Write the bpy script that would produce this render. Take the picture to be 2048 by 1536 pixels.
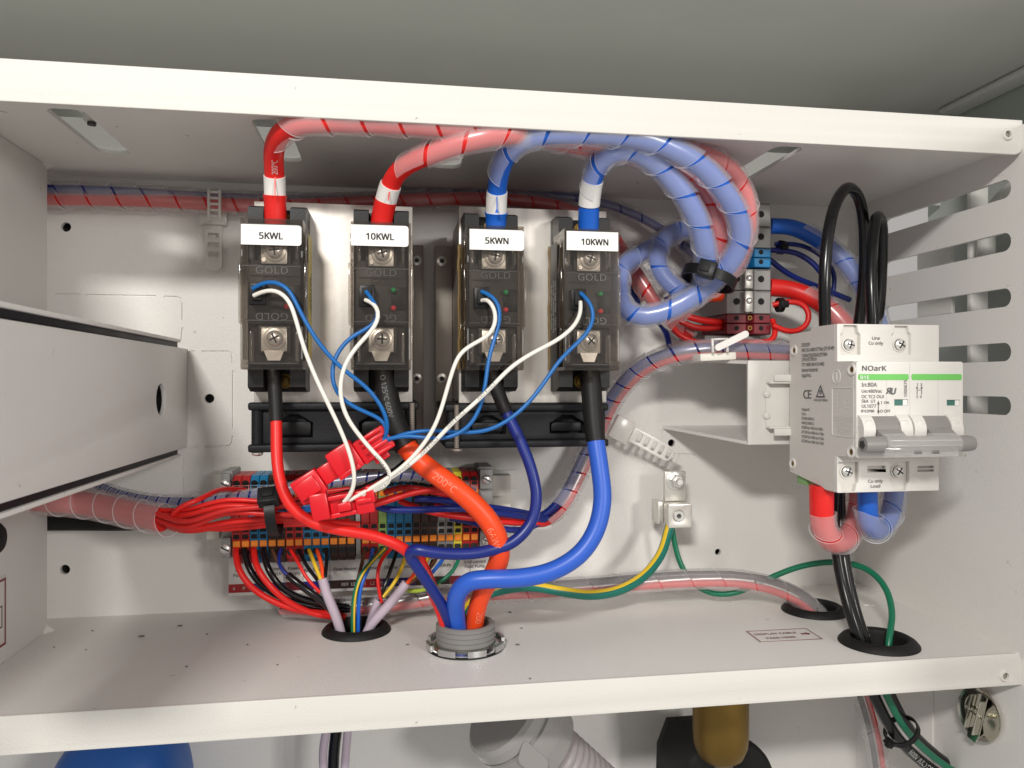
import bpy, bmesh, math, os, random
from mathutils import Vector, Matrix
from math import radians as R, pi, sin, cos
random.seed(7)
for o in list(bpy.data.objects): bpy.data.objects.remove(o)
scene = bpy.context.scene
C = scene.collection

# ---------------- camera (1 unit = 10 cm; X right, Y into the cabinet, Z up) ----------------
TH = R(9.02); F_PX = 1538.0
cam_d = bpy.data.cameras.new('camera'); cam = bpy.data.objects.new('camera', cam_d); C.objects.link(cam)
scene.camera = cam
cam_d.sensor_width = 36; cam_d.lens = 36 * F_PX / 2048
cam_d.clip_start = 0.05; cam_d.clip_end = 200
cam.location = (0, 0, 0); cam.rotation_euler = (R(90), 0, -TH)
cam_d.dof.use_dof = True; cam_d.dof.focus_distance = 3.75; cam_d.dof.aperture_fstop = 2.2

# ---------------- world and lamps ----------------
w = bpy.data.worlds.new('World'); scene.world = w; w.use_nodes = True
bg = w.node_tree.nodes['Background']; bg.inputs[0].default_value = (1.0, 0.965, 0.925, 1); bg.inputs[1].default_value = 0.42
def area(name, loc, target, sx, sy, power, col):
    l = bpy.data.lights.new(name, 'AREA'); l.shape = 'RECTANGLE'; l.size = sx; l.size_y = sy; l.energy = power; l.color = col
    o = bpy.data.objects.new(name, l); C.objects.link(o); o.location = loc
    d = Vector(target) - Vector(loc); o.rotation_euler = d.to_track_quat('-Z', 'Y').to_euler()
    return o
area('ceiling_lamp', (-3.0, -6.0, 4.9), (0.4, 4.6, 0.2), 1.9, .7, 900, (1.0, 0.965, 0.91))
area('frontal_fill', (6.4, -8.5, 2.3), (0.6, 4.6, -0.2), 1.8, 1.8, 600, (1.0, 0.965, 0.92))  # unseen frontal fill added to brighten the rails
scene.view_settings.view_transform = 'Standard'; scene.view_settings.look = 'None'
scene.view_settings.exposure = 0.0; scene.view_settings.gamma = 1.0
scene.render.engine = 'CYCLES'
scene.cycles.transparent_max_bounces = 24; scene.cycles.max_bounces = 8

# ---------------- geometry helpers ----------------
ST, CT = sin(TH), cos(TH)
def W(px, py, Y):
    a = (px - 1024) / F_PX; t = Y / (CT - a * ST)
    return Vector((t * (ST + a * CT), Y, -(py - 768) / F_PX * t))
def WX(px, py, X):
    a = (px - 1024) / F_PX; t = X / (ST + a * CT)
    return Vector((X, t * (CT - a * ST), -(py - 768) / F_PX * t))
def WZ(px, py, Z):
    t = -Z * F_PX / (py - 768); a = (px - 1024) / F_PX
    return Vector((t * (ST + a * CT), t * (CT - a * ST), Z))
def S(px, Y): return px * Y / F_PX

def origin(p):
    v = Vector((0, 0, 0))
    while p is not None:
        v = v + Vector(p.location); p = p.parent
    return v
def setp(o, label=None, cat=None, group=None, kind=None):
    if label: o['label'] = label
    if cat: o['category'] = cat
    if group: o['group'] = group
    if kind: o['kind'] = kind
    return o
def thing(name, label, cat, loc, group=None):
    o = bpy.data.objects.new(name, None); C.objects.link(o); o.location = loc
    o.empty_display_size = 0.05
    return setp(o, label, cat, group)
def finish(name, me, m, parent=None, smooth=True, ang=38):
    o = bpy.data.objects.new(name, me); C.objects.link(o)
    if m is not None:
        if isinstance(m, (list, tuple)):
            for x in m: me.materials.append(x)
        else: me.materials.append(m)
    if parent is not None:
        off = origin(parent); me.transform(Matrix.Translation(-off)); o.parent = parent
    else:
        if len(me.vertices):
            n = len(me.vertices); c = Vector((0, 0, 0))
            for v in me.vertices: c += v.co
            c /= n; me.transform(Matrix.Translation(-c)); o.location = c
    if smooth:
        me.polygons.foreach_set('use_smooth', [True] * len(me.polygons))
        me.set_sharp_from_angle(angle=R(ang))
    return o
def obj(name, bm, m, parent=None, smooth=True, ang=38):
    me = bpy.data.meshes.new(name); bmesh.ops.recalc_face_normals(bm, faces=bm.faces[:]); bm.to_mesh(me); bm.free()
    return finish(name, me, m, parent, smooth, ang)
def link_copy(src, parent, loc=None):
    c = src.copy(); C.objects.link(c); c.parent = parent
    if loc is not None: c.location = loc
    return c
def NB(): return bmesh.new()
def box(bm, a, b, bev=0.0, seg=2, M=None):
    a = Vector(a); b = Vector(b)
    r = bmesh.ops.create_cube(bm, size=1.0)
    vs = r['verts']; c = (a + b) / 2; s = b - a
    for v in vs: v.co = Vector((c.x + v.co.x * s.x, c.y + v.co.y * s.y, c.z + v.co.z * s.z))
    if bev > 0:
        es = list({e for v in vs for e in v.link_edges})
        r2 = bmesh.ops.bevel(bm, geom=es, offset=bev, segments=seg, affect='EDGES', profile=0.5)
        vs = list({v for f in r2['faces'] for v in f.verts} | {v for v in vs if v.is_valid})
    if M is not None:
        for v in vs: v.co = M @ v.co
    return bm
def prism(bm, pts, p0, ud, vd, wd, depth):
    """extrude polygon pts (u,v) from p0 along wd by depth"""
    p0 = Vector(p0); ud = Vector(ud); vd = Vector(vd); wd = Vector(wd)
    A = [bm.verts.new(p0 + ud * u + vd * v) for u, v in pts]
    B = [bm.verts.new(p0 + ud * u + vd * v + wd * depth) for u, v in pts]
    bm.faces.new(A); bm.faces.new(B[::-1])
    n = len(pts)
    for i in range(n): bm.faces.new((A[i], B[i], B[(i + 1) % n], A[(i + 1) % n]))
    return bm
def basis(d):
    d = Vector(d).normalized(); u = d.orthogonal().normalized(); return u, d.cross(u), d
def lathe(bm, prof, c, axis=(0, 0, 1), n=32, close=False, wob=None):
    """prof: list of (radius, height along axis)"""
    u, v, d = basis(axis); c = Vector(c); rings = []
    for r, h in prof:
        rings.append([bm.verts.new(c + d * h + (u * cos(2 * pi * k / n) + v * sin(2 * pi * k / n)) * max(r, 1e-5)) for k in range(n)])
    L = len(rings)
    for i in range(L if close else L - 1):
        a = rings[i]; b = rings[(i + 1) % L]
        for k in range(n): bm.faces.new((a[k], a[(k + 1) % n], b[(k + 1) % n], b[k]))
    if not close:
        bm.faces.new(rings[0][::-1]); bm.faces.new(rings[-1])
    return bm
def cyl(bm, p0, p1, r, r2=None, n=24):
    p0 = Vector(p0); p1 = Vector(p1); L = (p1 - p0).length
    return lathe(bm, [(r, 0), (r2 if r2 is not None else r, L)], p0, p1 - p0, n)

def spline(pts, step=0.02):
    P = [Vector(p) for p in pts]
    P = [P[0] * 2 - P[1]] + P + [P[-1] * 2 - P[-2]]
    out = []
    for i in range(1, len(P) - 2):
        p0, p1, p2, p3 = P[i - 1:i + 3]
        t0 = 0; t1 = t0 + max((p1 - p0).length, 1e-4) ** .5; t2 = t1 + max((p2 - p1).length, 1e-4) ** .5; t3 = t2 + max((p3 - p2).length, 1e-4) ** .5
        n = max(2, int((p2 - p1).length / step))
        for k in range(n):
            t = t1 + (t2 - t1) * k / n
            A1 = p0 * ((t1 - t) / (t1 - t0)) + p1 * ((t - t0) / (t1 - t0)); A2 = p1 * ((t2 - t) / (t2 - t1)) + p2 * ((t - t1) / (t2 - t1)); A3 = p2 * ((t3 - t) / (t3 - t2)) + p3 * ((t - t2) / (t3 - t2))
            B1 = A1 * ((t2 - t) / (t2 - t0)) + A2 * ((t - t0) / (t2 - t0)); B2 = A2 * ((t3 - t) / (t3 - t1)) + A3 * ((t - t1) / (t3 - t1))
            out.append(B1 * ((t2 - t) / (t2 - t1)) + B2 * ((t - t1) / (t2 - t1)))
    out.append(P[-2])
    return out
class Path:
    def __init__(s, pts, step=0.02, raw=False):
        q = [Vector(p) for p in pts] if raw else spline(pts, step)
        # resample + light smoothing
        for _ in range(0 if raw else 6):
            q = [q[0]] + [(q[i - 1] + q[i] * 2 + q[i + 1]) / 4 for i in range(1, len(q) - 1)] + [q[-1]]
        s.p = q; s.s = [0.0]
        for i in range(1, len(q)): s.s.append(s.s[-1] + (q[i] - q[i - 1]).length)
        s.L = s.s[-1]; s.t = []
        for i in range(len(q)):
            a = q[max(0, i - 1)]; b = q[min(len(q) - 1, i + 1)]; d = b - a
            s.t.append(d.normalized() if d.length > 1e-9 else (s.t[-1] if s.t else Vector((0, 0, 1))))
        n = Vector((0, -1, 0)); n = n - s.t[0] * n.dot(s.t[0])
        if n.length < .1: n = s.t[0].orthogonal()
        n.normalize(); s.n = [n]
        for i in range(1, len(q)):
            m = s.n[-1] - s.t[i] * s.n[-1].dot(s.t[i]); s.n.append(m.normalized())
    def at(s, d):
        d = min(max(d, 0), s.L); lo, hi = 0, len(s.s) - 1
        while hi - lo > 1:
            m = (lo + hi) // 2
            if s.s[m] <= d: lo = m
            else: hi = m
        f = (d - s.s[lo]) / max(s.s[hi] - s.s[lo], 1e-9)
        p = s.p[lo].lerp(s.p[hi], f); t = s.t[lo].lerp(s.t[hi], f).normalized(); n = s.n[lo].lerp(s.n[hi], f)
        n = (n - t * n.dot(t)).normalized()
        return p, t, n, t.cross(n)
    def sub(s, a, b):
        k = [i for i in range(len(s.p)) if a <= s.s[i] <= b]
        return Path([s.at(a)[0]] + [s.p[i] for i in k if s.s[i] > a + .003 and s.s[i] < b - .003] + [s.at(b)[0]], raw=True)
    def near(s, pt):
        return min(range(len(s.p)), key=lambda i: (s.p[i] - pt).length_squared)
def tube(bm, path, r, n=12, cap=True, rf=None):
    rings = []
    for i, p in enumerate(path.p):
        t, u = path.t[i], path.n[i]; v = t.cross(u); rr = r if rf is None else r * rf(path.s[i] / max(path.L, 1e-6))
        rings.append([bm.verts.new(p + (u * cos(2 * pi * k / n) + v * sin(2 * pi * k / n)) * rr) for k in range(n)])
    for a, b in zip(rings, rings[1:]):
        for k in range(n): bm.faces.new((a[k], a[(k + 1) % n], b[(k + 1) % n], b[k]))
    if cap: bm.faces.new(rings[0][::-1]); bm.faces.new(rings[-1])
    return bm
def wrap_mesh(bm, path, r, pitch, s0=0, s1=None, band=0.90, th=0.005, flare=0.15, hand=1, ph=0.0):
    """helical band of plastic wound round the path"""
    s1 = path.L if s1 is None else s1
    turns = (s1 - s0) / pitch - band * .5; nseg = 22; N = max(3, int(turns * nseg)); prev = None
    NV = 3
    for i in range(N + 1):
        phi = 2 * pi * i / nseg * hand + ph; sb = s0 + pitch * i / nseg; row = []
        for layer in (0, 1):
            for j in range(NV + 1):
                vv = j / NV; sj = min(sb + pitch * band * vv, s1)
                p, t, n, b = path.at(sj)
                rr = r * (1 + flare * vv) + (th if layer else 0)
                row.append(bm.verts.new(p + (n * cos(phi) + b * sin(phi)) * rr))
        if prev:
            m = NV + 1
            for j in range(NV):
                bm.faces.new((prev[j], prev[j + 1], row[j + 1], row[j]))
                bm.faces.new((prev[m + j], row[m + j], row[m + j + 1], prev[m + j + 1]))
            bm.faces.new((prev[0], row[0], row[m], prev[m])).material_index = 1
            bm.faces.new((prev[NV], prev[m + NV], row[m + NV], row[NV])).material_index = 1
        prev = row
    return bm

_tc = {}
try: FONT = bpy.data.fonts.load(os.path.join(bpy.utils.system_resource('DATAFILES', path='fonts'), 'NotoSansHebrew-Regular.woff2'))
except Exception: FONT = None
def text_geo(s, size, align='CENTER', bold=0.0):
    key = (s, align, round(bold, 4))
    if key not in _tc:
        cu = bpy.data.curves.new('t', 'FONT'); cu.body = s; cu.size = 1; cu.align_x = align; cu.align_y = 'CENTER'; cu.offset = bold; cu.resolution_u = 3
        if FONT: cu.font = FONT
        o = bpy.data.objects.new('t', cu); C.objects.link(o); bpy.context.view_layer.update()
        me = bpy.data.meshes.new_from_object(o.evaluated_get(bpy.context.evaluated_depsgraph_get()))
        _tc[key] = ([v.co.copy() for v in me.vertices], [tuple(p.vertices) for p in me.polygons])
        bpy.data.objects.remove(o); bpy.data.curves.remove(cu); bpy.data.meshes.remove(me)
    V, Fc = _tc[key]
    return [(v.x * size, v.y * size) for v in V], Fc
def put_text(bm, s, size, p0, ud, vd, align='CENTER', bold=0.0, sx=1.0, rot=0.0, fit=None):
    if bold >= 0:
        bold = max(bold, .012)
        nn = Vector(ud).cross(Vector(vd)).normalized() * .00015
        for i, (du, dv) in enumerate(((-1, -1), (1, -1), (-1, 1), (1, 1))):
            put_text(bm, s, size, Vector(p0) + Vector(ud) * du * bold * size + Vector(vd) * dv * bold * size * .6 + nn * i, ud, vd, align, -1, sx, rot, fit)
        return
    V, Fc = text_geo(s, size, align, 0)
    if fit and V: sx = fit / max(1e-6, max(v[0] for v in V) - min(v[0] for v in V))
    p0 = Vector(p0); ud = Vector(ud); vd = Vector(vd)
    c, q = cos(rot), sin(rot)
    vs = [bm.verts.new(p0 + ud * ((x * c * sx - y * q)) + vd * ((x * q * sx + y * c))) for x, y in V]
    for f in Fc:
        try: bm.faces.new([vs[i] for i in f])
        except ValueError: pass
def text_on_tube(bm, path, s, size, s0, ang, r, bold=0.0, flip=False):
    V, Fc = text_geo(s, size, 'LEFT', bold); vs = []
    for x, y in V:
        if flip: x, y = -x, -y
        p, t, n, b = path.at(s0 + x); a = ang - y / r
        vs.append(bm.verts.new(p + (n * cos(a) + b * sin(a)) * (r + .0012)))
    for f in Fc:
        try: bm.faces.new([vs[i] for i in f])
        except ValueError: pass
def textobj(name, parent, items, m):
    """items: list of put_text argument tuples/dicts"""
    for a, k in items:
        bm = NB(); put_text(bm, *a, **k); o = obj(name, bm, m, parent, smooth=False)
    return o
def rrect(x0, y0, x1, y1, r, n=5, corners=(1, 1, 1, 1)):
    out = []
    for i, (cx, cy, a0) in enumerate(((x1 - r, y0 + r, -90), (x1 - r, y1 - r, 0), (x0 + r, y1 - r, 90), (x0 + r, y0 + r, 180))):
        if corners[i]:
            for k in range(n + 1):
                a = R(a0 + 90 * k / n); out.append((cx + r * cos(a), cy + r * sin(a)))
        else: out.append(((x1, y0), (x1, y1), (x0, y1), (x0, y0))[i])
    return out
def circ(x, y, r, n=24): return [(x + r * cos(2 * pi * k / n), y + r * sin(2 * pi * k / n)) for k in range(n)]
def plate_mesh(name, outline, holes, th, mp, bev=0.0):
    """2D outline with holes, extruded by th; mp maps (u,v,w) to world with w in 0..th"""
    cu = bpy.data.curves.new('c', 'CURVE'); cu.dimensions = '2D'; cu.fill_mode = 'BOTH'; cu.extrude = max(th / 2 - bev, 1e-4)
    cu.bevel_depth = bev; cu.bevel_resolution = 2
    if bev: cu.offset = -bev
    for poly in [outline] + list(holes):
        sp = cu.splines.new('POLY'); sp.points.add(len(poly) - 1); sp.use_cyclic_u = True
        for k, (x, y) in enumerate(poly): sp.points[k].co = (x, y, 0, 1)
    o = bpy.data.objects.new('c', cu); C.objects.link(o); bpy.context.view_layer.update()
    me = bpy.data.meshes.new_from_object(o.evaluated_get(bpy.context.evaluated_depsgraph_get())); me.name = name
    bpy.data.objects.remove(o); bpy.data.curves.remove(cu)
    for v in me.vertices: v.co = Vector(mp(v.co.x, v.co.y, v.co.z + th / 2))
    bm = NB(); bm.from_mesh(me); bmesh.ops.remove_doubles(bm, verts=bm.verts[:], dist=1e-5); bmesh.ops.recalc_face_normals(bm, faces=bm.faces[:]); bm.to_mesh(me); bm.free()
    me.materials.clear()
    return me
def plate(name, outline, holes, th, mp, m, parent=None, bev=0.0, ang=30):
    return finish(name, plate_mesh(name, outline, holes, th, mp, bev), m, parent, True, ang)

# ---------------- materials ----------------
def mat(name, col, rough=0.5, metal=0.0, bump=0.0, bscale=60, spec=0.5, var=0.0, vscale=3, coat=0.0, brushed=False, specks=False):
    m = bpy.data.materials.new(name); m.use_nodes = True; nt = m.node_tree; N = nt.nodes; L = nt.links
    b = N['Principled BSDF']; b.inputs['Base Color'].default_value = (*col, 1); b.inputs['Roughness'].default_value = rough
    b.inputs['Metallic'].default_value = metal; b.inputs['Specular IOR Level'].default_value = spec; b.inputs['Coat Weight'].default_value = coat
    tc = N.new('ShaderNodeTexCoord'); tc_out = tc.outputs['Object']
    if False:
        mp = N.new('ShaderNodeMapping'); mp.inputs['Scale'].default_value = (60, 60, 1.2); L.new(tc_out, mp.inputs[0]); tc_out = mp.outputs[0]
    if var > 0:
        nz = N.new('ShaderNodeTexNoise'); nz.inputs['Scale'].default_value = vscale; nz.inputs['Detail'].default_value = 5; L.new(tc_out, nz.inputs['Vector'])
        if brushed:
            mp = N.new('ShaderNodeMapping'); mp.inputs['Scale'].default_value = (14, 14, .7); L.new(tc.outputs['Object'], mp.inputs[0]); L.new(mp.outputs[0], nz.inputs['Vector'])
        mx = N.new('ShaderNodeMix'); mx.data_type = 'RGBA'; mx.inputs[6].default_value = (*[min(1, c * (1 - var)) for c in col], 1); mx.inputs[7].default_value = (*[min(1, c * (1 + var)) for c in col], 1)
        L.new(nz.outputs[0], mx.inputs[0]); src = mx.outputs[2]
        if specks:
            vo = N.new('ShaderNodeTexNoise'); vo.inputs['Scale'].default_value = 14; vo.inputs['Detail'].default_value = 3; L.new(tc.outputs['Object'], vo.inputs['Vector'])
            rp = N.new('ShaderNodeValToRGB'); rp.color_ramp.elements[0].position = .725; rp.color_ramp.elements[1].position = .78; L.new(vo.outputs[0], rp.inputs[0])
            m2 = N.new('ShaderNodeMix'); m2.data_type = 'RGBA'; L.new(rp.outputs[0], m2.inputs[0]); L.new(src, m2.inputs[6]); m2.inputs[7].default_value = (col[0] * .55, col[1] * .52, col[2] * .48, 1); src = m2.outputs[2]
        L.new(src, b.inputs['Base Color'])
        mr = N.new('ShaderNodeMapRange'); mr.inputs['To Min'].default_value = max(.02, rough - .08); mr.inputs['To Max'].default_value = min(1, rough + .08)
        L.new(nz.outputs[0], mr.inputs[0]); L.new(mr.outputs[0], b.inputs['Roughness'])
    if bump > 0:
        n2 = N.new('ShaderNodeTexNoise'); n2.inputs['Scale'].default_value = bscale; n2.inputs['Detail'].default_value = 2; L.new(tc_out, n2.inputs['Vector'])
        bp = N.new('ShaderNodeBump'); bp.inputs['Strength'].default_value = bump; bp.inputs['Distance'].default_value = .004; L.new(n2.outputs[0], bp.inputs['Height']); L.new(bp.outputs[0], b.inputs['Normal'])
    return m
def film(name, col, alpha, rough=0.25, tint=(1, 1, 1), trans=0.5, ior=1.18):
    """milky or clear thin plastic: part transparent, part lit plastic with some light passing through"""
    m = bpy.data.materials.new(name); m.use_nodes = True; nt = m.node_tree; N = nt.nodes; L = nt.links
    for n in list(N): N.remove(n)
    out = N.new('ShaderNodeOutputMaterial'); tr = N.new('ShaderNodeBsdfTransparent'); tr.inputs[0].default_value = (*tint, 1)
    pr = N.new('ShaderNodeBsdfPrincipled'); pr.inputs['Base Color'].default_value = (*col, 1); pr.inputs['Roughness'].default_value = rough
    tl = N.new('ShaderNodeBsdfTranslucent'); tl.inputs[0].default_value = (*col, 1)
    ms = N.new('ShaderNodeMixShader'); ms.inputs[0].default_value = trans; L.new(pr.outputs[0], ms.inputs[1]); L.new(tl.outputs[0], ms.inputs[2])
    tc = N.new('ShaderNodeTexCoord'); nz = N.new('ShaderNodeTexNoise'); nz.inputs['Scale'].default_value = 9; L.new(tc.outputs['Object'], nz.inputs['Vector'])
    mr = N.new('ShaderNodeMapRange'); mr.inputs['To Min'].default_value = alpha * .8; mr.inputs['To Max'].default_value = min(1, alpha * 1.2); L.new(nz.outputs[0], mr.inputs[0])
    mx = N.new('ShaderNodeMixShader'); L.new(mr.outputs[0], mx.inputs[0]); L.new(tr.outputs[0], mx.inputs[1]); L.new(ms.outputs[0], mx.inputs[2])
    gl = N.new('ShaderNodeBsdfGlossy'); gl.inputs['Roughness'].default_value = max(.08, rough * .6)
    lw = N.new('ShaderNodeLayerWeight'); lw.inputs[0].default_value = .5; fr = N.new('ShaderNodeMath'); fr.operation = 'POWER'; L.new(lw.outputs['Facing'], fr.inputs[0]); fr.inputs[1].default_value = 4.5
    f2 = N.new('ShaderNodeMath'); f2.operation = 'MULTIPLY_ADD'; L.new(fr.outputs[0], f2.inputs[0]); f2.inputs[1].default_value = ior - 1; f2.inputs[2].default_value = .035; fr = f2
    m3 = N.new('ShaderNodeMixShader'); L.new(fr.outputs[0], m3.inputs[0]); L.new(mx.outputs[0], m3.inputs[1]); L.new(gl.outputs[0], m3.inputs[2])
    L.new(m3.outputs[0], out.inputs[0])
    return m
M = {}
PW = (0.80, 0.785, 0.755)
M['paint'] = mat('powder_coat', PW, .42, bump=.5, bscale=150, var=.045, vscale=1.1, spec=.4, specks=True)  # coat lightened to offset the shading inside the cabinet
M['rail'] = mat('powder_coat_dimmed', (.715, .70, .66), .50, bump=.45, bscale=140, var=.035, vscale=1.5, spec=.4, specks=True)  # same coat as the walls, darkened against the direct light on the rails
M['wallp'] = mat('bracket_paint', (.78, .765, .74), .45, bump=.45, bscale=150, var=.04, vscale=1.2, specks=True)
M['vent'] = mat('grey_green_paint', (.38, .41, .385), .5, bump=.2, bscale=80, var=.04, vscale=2)
M['slotb'] = mat('slot_shade_sheet_paint', (.82, .86, .83), .5, bump=.2, bscale=80, var=.04, vscale=2)
M['vent2'] = mat('dimming_sheet_paint', (.56, .565, .54), .5, bump=.2, bscale=80, var=.04, vscale=2)  # darker tone stands in for shade on the rear wall
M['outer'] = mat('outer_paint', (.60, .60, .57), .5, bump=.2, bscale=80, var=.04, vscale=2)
M['alu'] = mat('brushed_aluminium', (.74, .70, .65), .50, metal=.5, bump=.15, bscale=30, var=.36, vscale=1.0, brushed=True)
M['heats'] = mat('heatsink_metal', (.42, .38, .34), .5, metal=.7, bump=.2, bscale=20, var=.2, vscale=5)
M['steel'] = mat('zinc_steel', (.88, .87, .84), .30, metal=.75, bump=.1, bscale=30, var=.1, vscale=12)
M['chrome'] = mat('polished_zinc', (.70, .68, .60), .16, metal=1, var=.1, vscale=8)
M['chrome2'] = mat('zinc_nut', (.62, .63, .62), .22, metal=1, var=.15, vscale=14)
M['nickel'] = mat('nickel_plate', (.74, .72, .67), .36, metal=.65, bump=.15, bscale=30, var=.1, vscale=10)
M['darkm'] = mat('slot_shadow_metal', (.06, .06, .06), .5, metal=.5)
M['brass'] = mat('brass', (.24, .15, .04), .45, metal=.9, bump=.2, bscale=14, var=.25, vscale=5)
M['black'] = mat('black_plastic', (.010, .010, .011), .42, bump=.12, bscale=70, var=.2, vscale=6, spec=.28)
M['fan'] = mat('fan_plastic', (.012, .0125, .015), .5, bump=.2, bscale=90, var=.15, vscale=4, spec=.25)
M['rubber'] = mat('black_rubber', (.010, .010, .010), .6, bump=.3, bscale=60, var=.3, vscale=9, spec=.3)
M['bcable'] = mat('black_cable_jacket', (.006, .006, .007), .22, var=.2, vscale=9, spec=.45)
M['shrink'] = mat('heat_shrink', (.012, .011, .011), .5, bump=.25, bscale=22, var=.2, vscale=8, spec=.3)
M['body'] = mat('relay_body_plastic', (.032, .029, .027), .5, bump=.1, bscale=80, var=.1)
M['smoke'] = film('smoke_cover', (.04, .034, .03), .11, .14, tint=(.93, .90, .87), trans=.1, ior=1.4)
M['clearp'] = film('clear_plastic', (.9, .9, .88), .14, .12, trans=.3)
M['wrap'] = film('milky_spiral_wrap', (.95, .95, .96), .19, .38, trans=.4)
M['wrap2'] = film('frosted_spiral_wrap', (.92, .92, .92), .12, .30, trans=.4)
M['wrap_edge'] = film('cut_wrap_edge', (.95, .95, .96), .55, .4, trans=.4)
M['nylon'] = mat('natural_nylon', (.80, .77, .70), .45, spec=.4, var=.04)
M['nylont'] = film('translucent_nylon', (.88, .86, .82), .80, .35, trans=.2)
M['red'] = mat('red_silicone', (.78, .018, .015), .38, var=.06, vscale=6, spec=.45)
M['dred'] = mat('deep_red_jacket', (.62, .018, .016), .40, var=.08, vscale=6, spec=.4)
M['orange'] = mat('orange_red_silicone', (.90, .072, .012), .40, var=.05, vscale=6, spec=.45)
M['blue'] = mat('blue_silicone', (.012, .125, .60), .38, var=.06, vscale=6, spec=.5)
M['blue2'] = mat('bright_blue_silicone', (.03, .12, .60), .38, var=.05, vscale=6, spec=.45)
M['navy'] = mat('navy_jacket', (.008, .022, .20), .35, var=.08, vscale=6, spec=.5)
M['wblue'] = mat('thin_blue_jacket', (.006, .13, .42), .38, var=.05, vscale=6, spec=.45)
M['wwhite'] = mat('thin_white_jacket', (.84, .82, .75), .4, var=.03, vscale=6, spec=.45)
M['conn'] = mat('red_nylon_connector', (.70, .008, .018), .32, var=.08, vscale=9, spec=.5, bump=.1, bscale=25)
M['green'] = mat('green_jacket', (.004, .17, .085), .35, var=.06, spec=.5)
M['teal'] = mat('teal_jacket', (.006, .16, .12), .35, var=.06, spec=.5)
M['yellow'] = mat('yellow_jacket', (.82, .55, .03), .4, var=.05)
M['brown'] = mat('brown_jacket', (.11, .045, .022), .4, var=.05)
M['lav'] = mat('lavender_jacket', (.50, .42, .50), .5, var=.05, bump=.15, bscale=30)
M['white'] = mat('white_sleeve', (.84, .83, .80), .45, var=.02)
M['label'] = mat('label_paper', (.86, .855, .83), .5, var=.02)
M['ink'] = mat('black_ink', (.012, .012, .012), .6)
M['gink'] = mat('grey_ink', (.11, .11, .11), .6)
M['dprint'] = mat('dull_grey_print', (.20, .20, .20), .6)
M['pprint'] = mat('pale_orange_print', (.92, .27, .17), .6)
M['wink'] = mat('white_print', (.68, .68, .66), .6)
M['brkr'] = mat('breaker_plastic', (.74, .72, .685), .42, bump=.12, bscale=110, var=.02, vscale=5)
M['brks'] = mat('breaker_side_plastic', (.66, .63, .59), .5, bump=.3, bscale=110, var=.03, vscale=5)
M['bgray'] = mat('handle_grey_plastic', (.25, .24, .23), .4, var=.05)
M['lime'] = mat('green_stripe_print', (.16, .56, .12), .5)
M['dgreen'] = mat('indicator_green', (.05, .17, .14), .4)
M['torange'] = mat('orange_button', (.90, .26, .02), .4, var=.05)
for n_, c_ in (('tred', (.42, .016, .016)), ('tblue', (.008, .17, .36)), ('tbrown', (.045, .022, .016)), ('tgrey', (.27, .27, .26)), ('tyel', (.72, .62, .05)), ('tgreen', (.25, .42, .10))):
    M[n_] = mat('terminal_' + n_[1:], c_, .45, var=.08, vscale=12)
M['tgrey2'] = mat('terminal_light_grey', (.36, .355, .34), .5, var=.05)
M['tcrim'] = mat('terminal_crimson', (.22, .018, .028), .45, var=.08)
M['tcyan'] = mat('terminal_cyan', (.01, .24, .55), .45, var=.08)
M['conduit'] = mat('grey_pvc', (.22, .215, .205), .45, var=.05, bump=.1, bscale=30)
M['hose'] = mat('grey_hose', (.34, .31, .31), .4, var=.04)
M['fit'] = mat('grey_fitting', (.31, .30, .29), .28, var=.04, spec=.5)
M['tank'] = mat('blue_tank_plastic', (.010, .09, .36), .45, var=.08, vscale=5)
M['lime2'] = mat('green_clip_plastic', (.22, .42, .16), .5)
M['stick'] = mat('sticker_film', (.76, .74, .71), .35)
M['maroon'] = mat('maroon_print', (.20, .035, .03), .5)
M['ledg'] = mat('green_led_lens', (.02, .35, .10), .25); M['ledr'] = mat('red_led_lens', (.70, .04, .05), .25)
M['gold'] = mat('kapton_gold', (.20, .13, .045), .4, bump=.6, bscale=14, var=.2, vscale=12)
M['yprint'] = mat('yellow_label', (.62, .50, .10), .5)
# ======================= THE CABINET =======================
B = 4.8; FL = -1.353; CE = 1.20; FR = 3.404; XR = 3.13; XL = -1.852
mpXZ = lambda Y0: (lambda u, v, w_: (u, Y0 + w_, v))
mpXY = lambda Z0: (lambda u, v, w_: (u, v, Z0 + w_))
mpYZ = lambda X0: (lambda u, v, w_: (X0 + w_, u, v))
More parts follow.
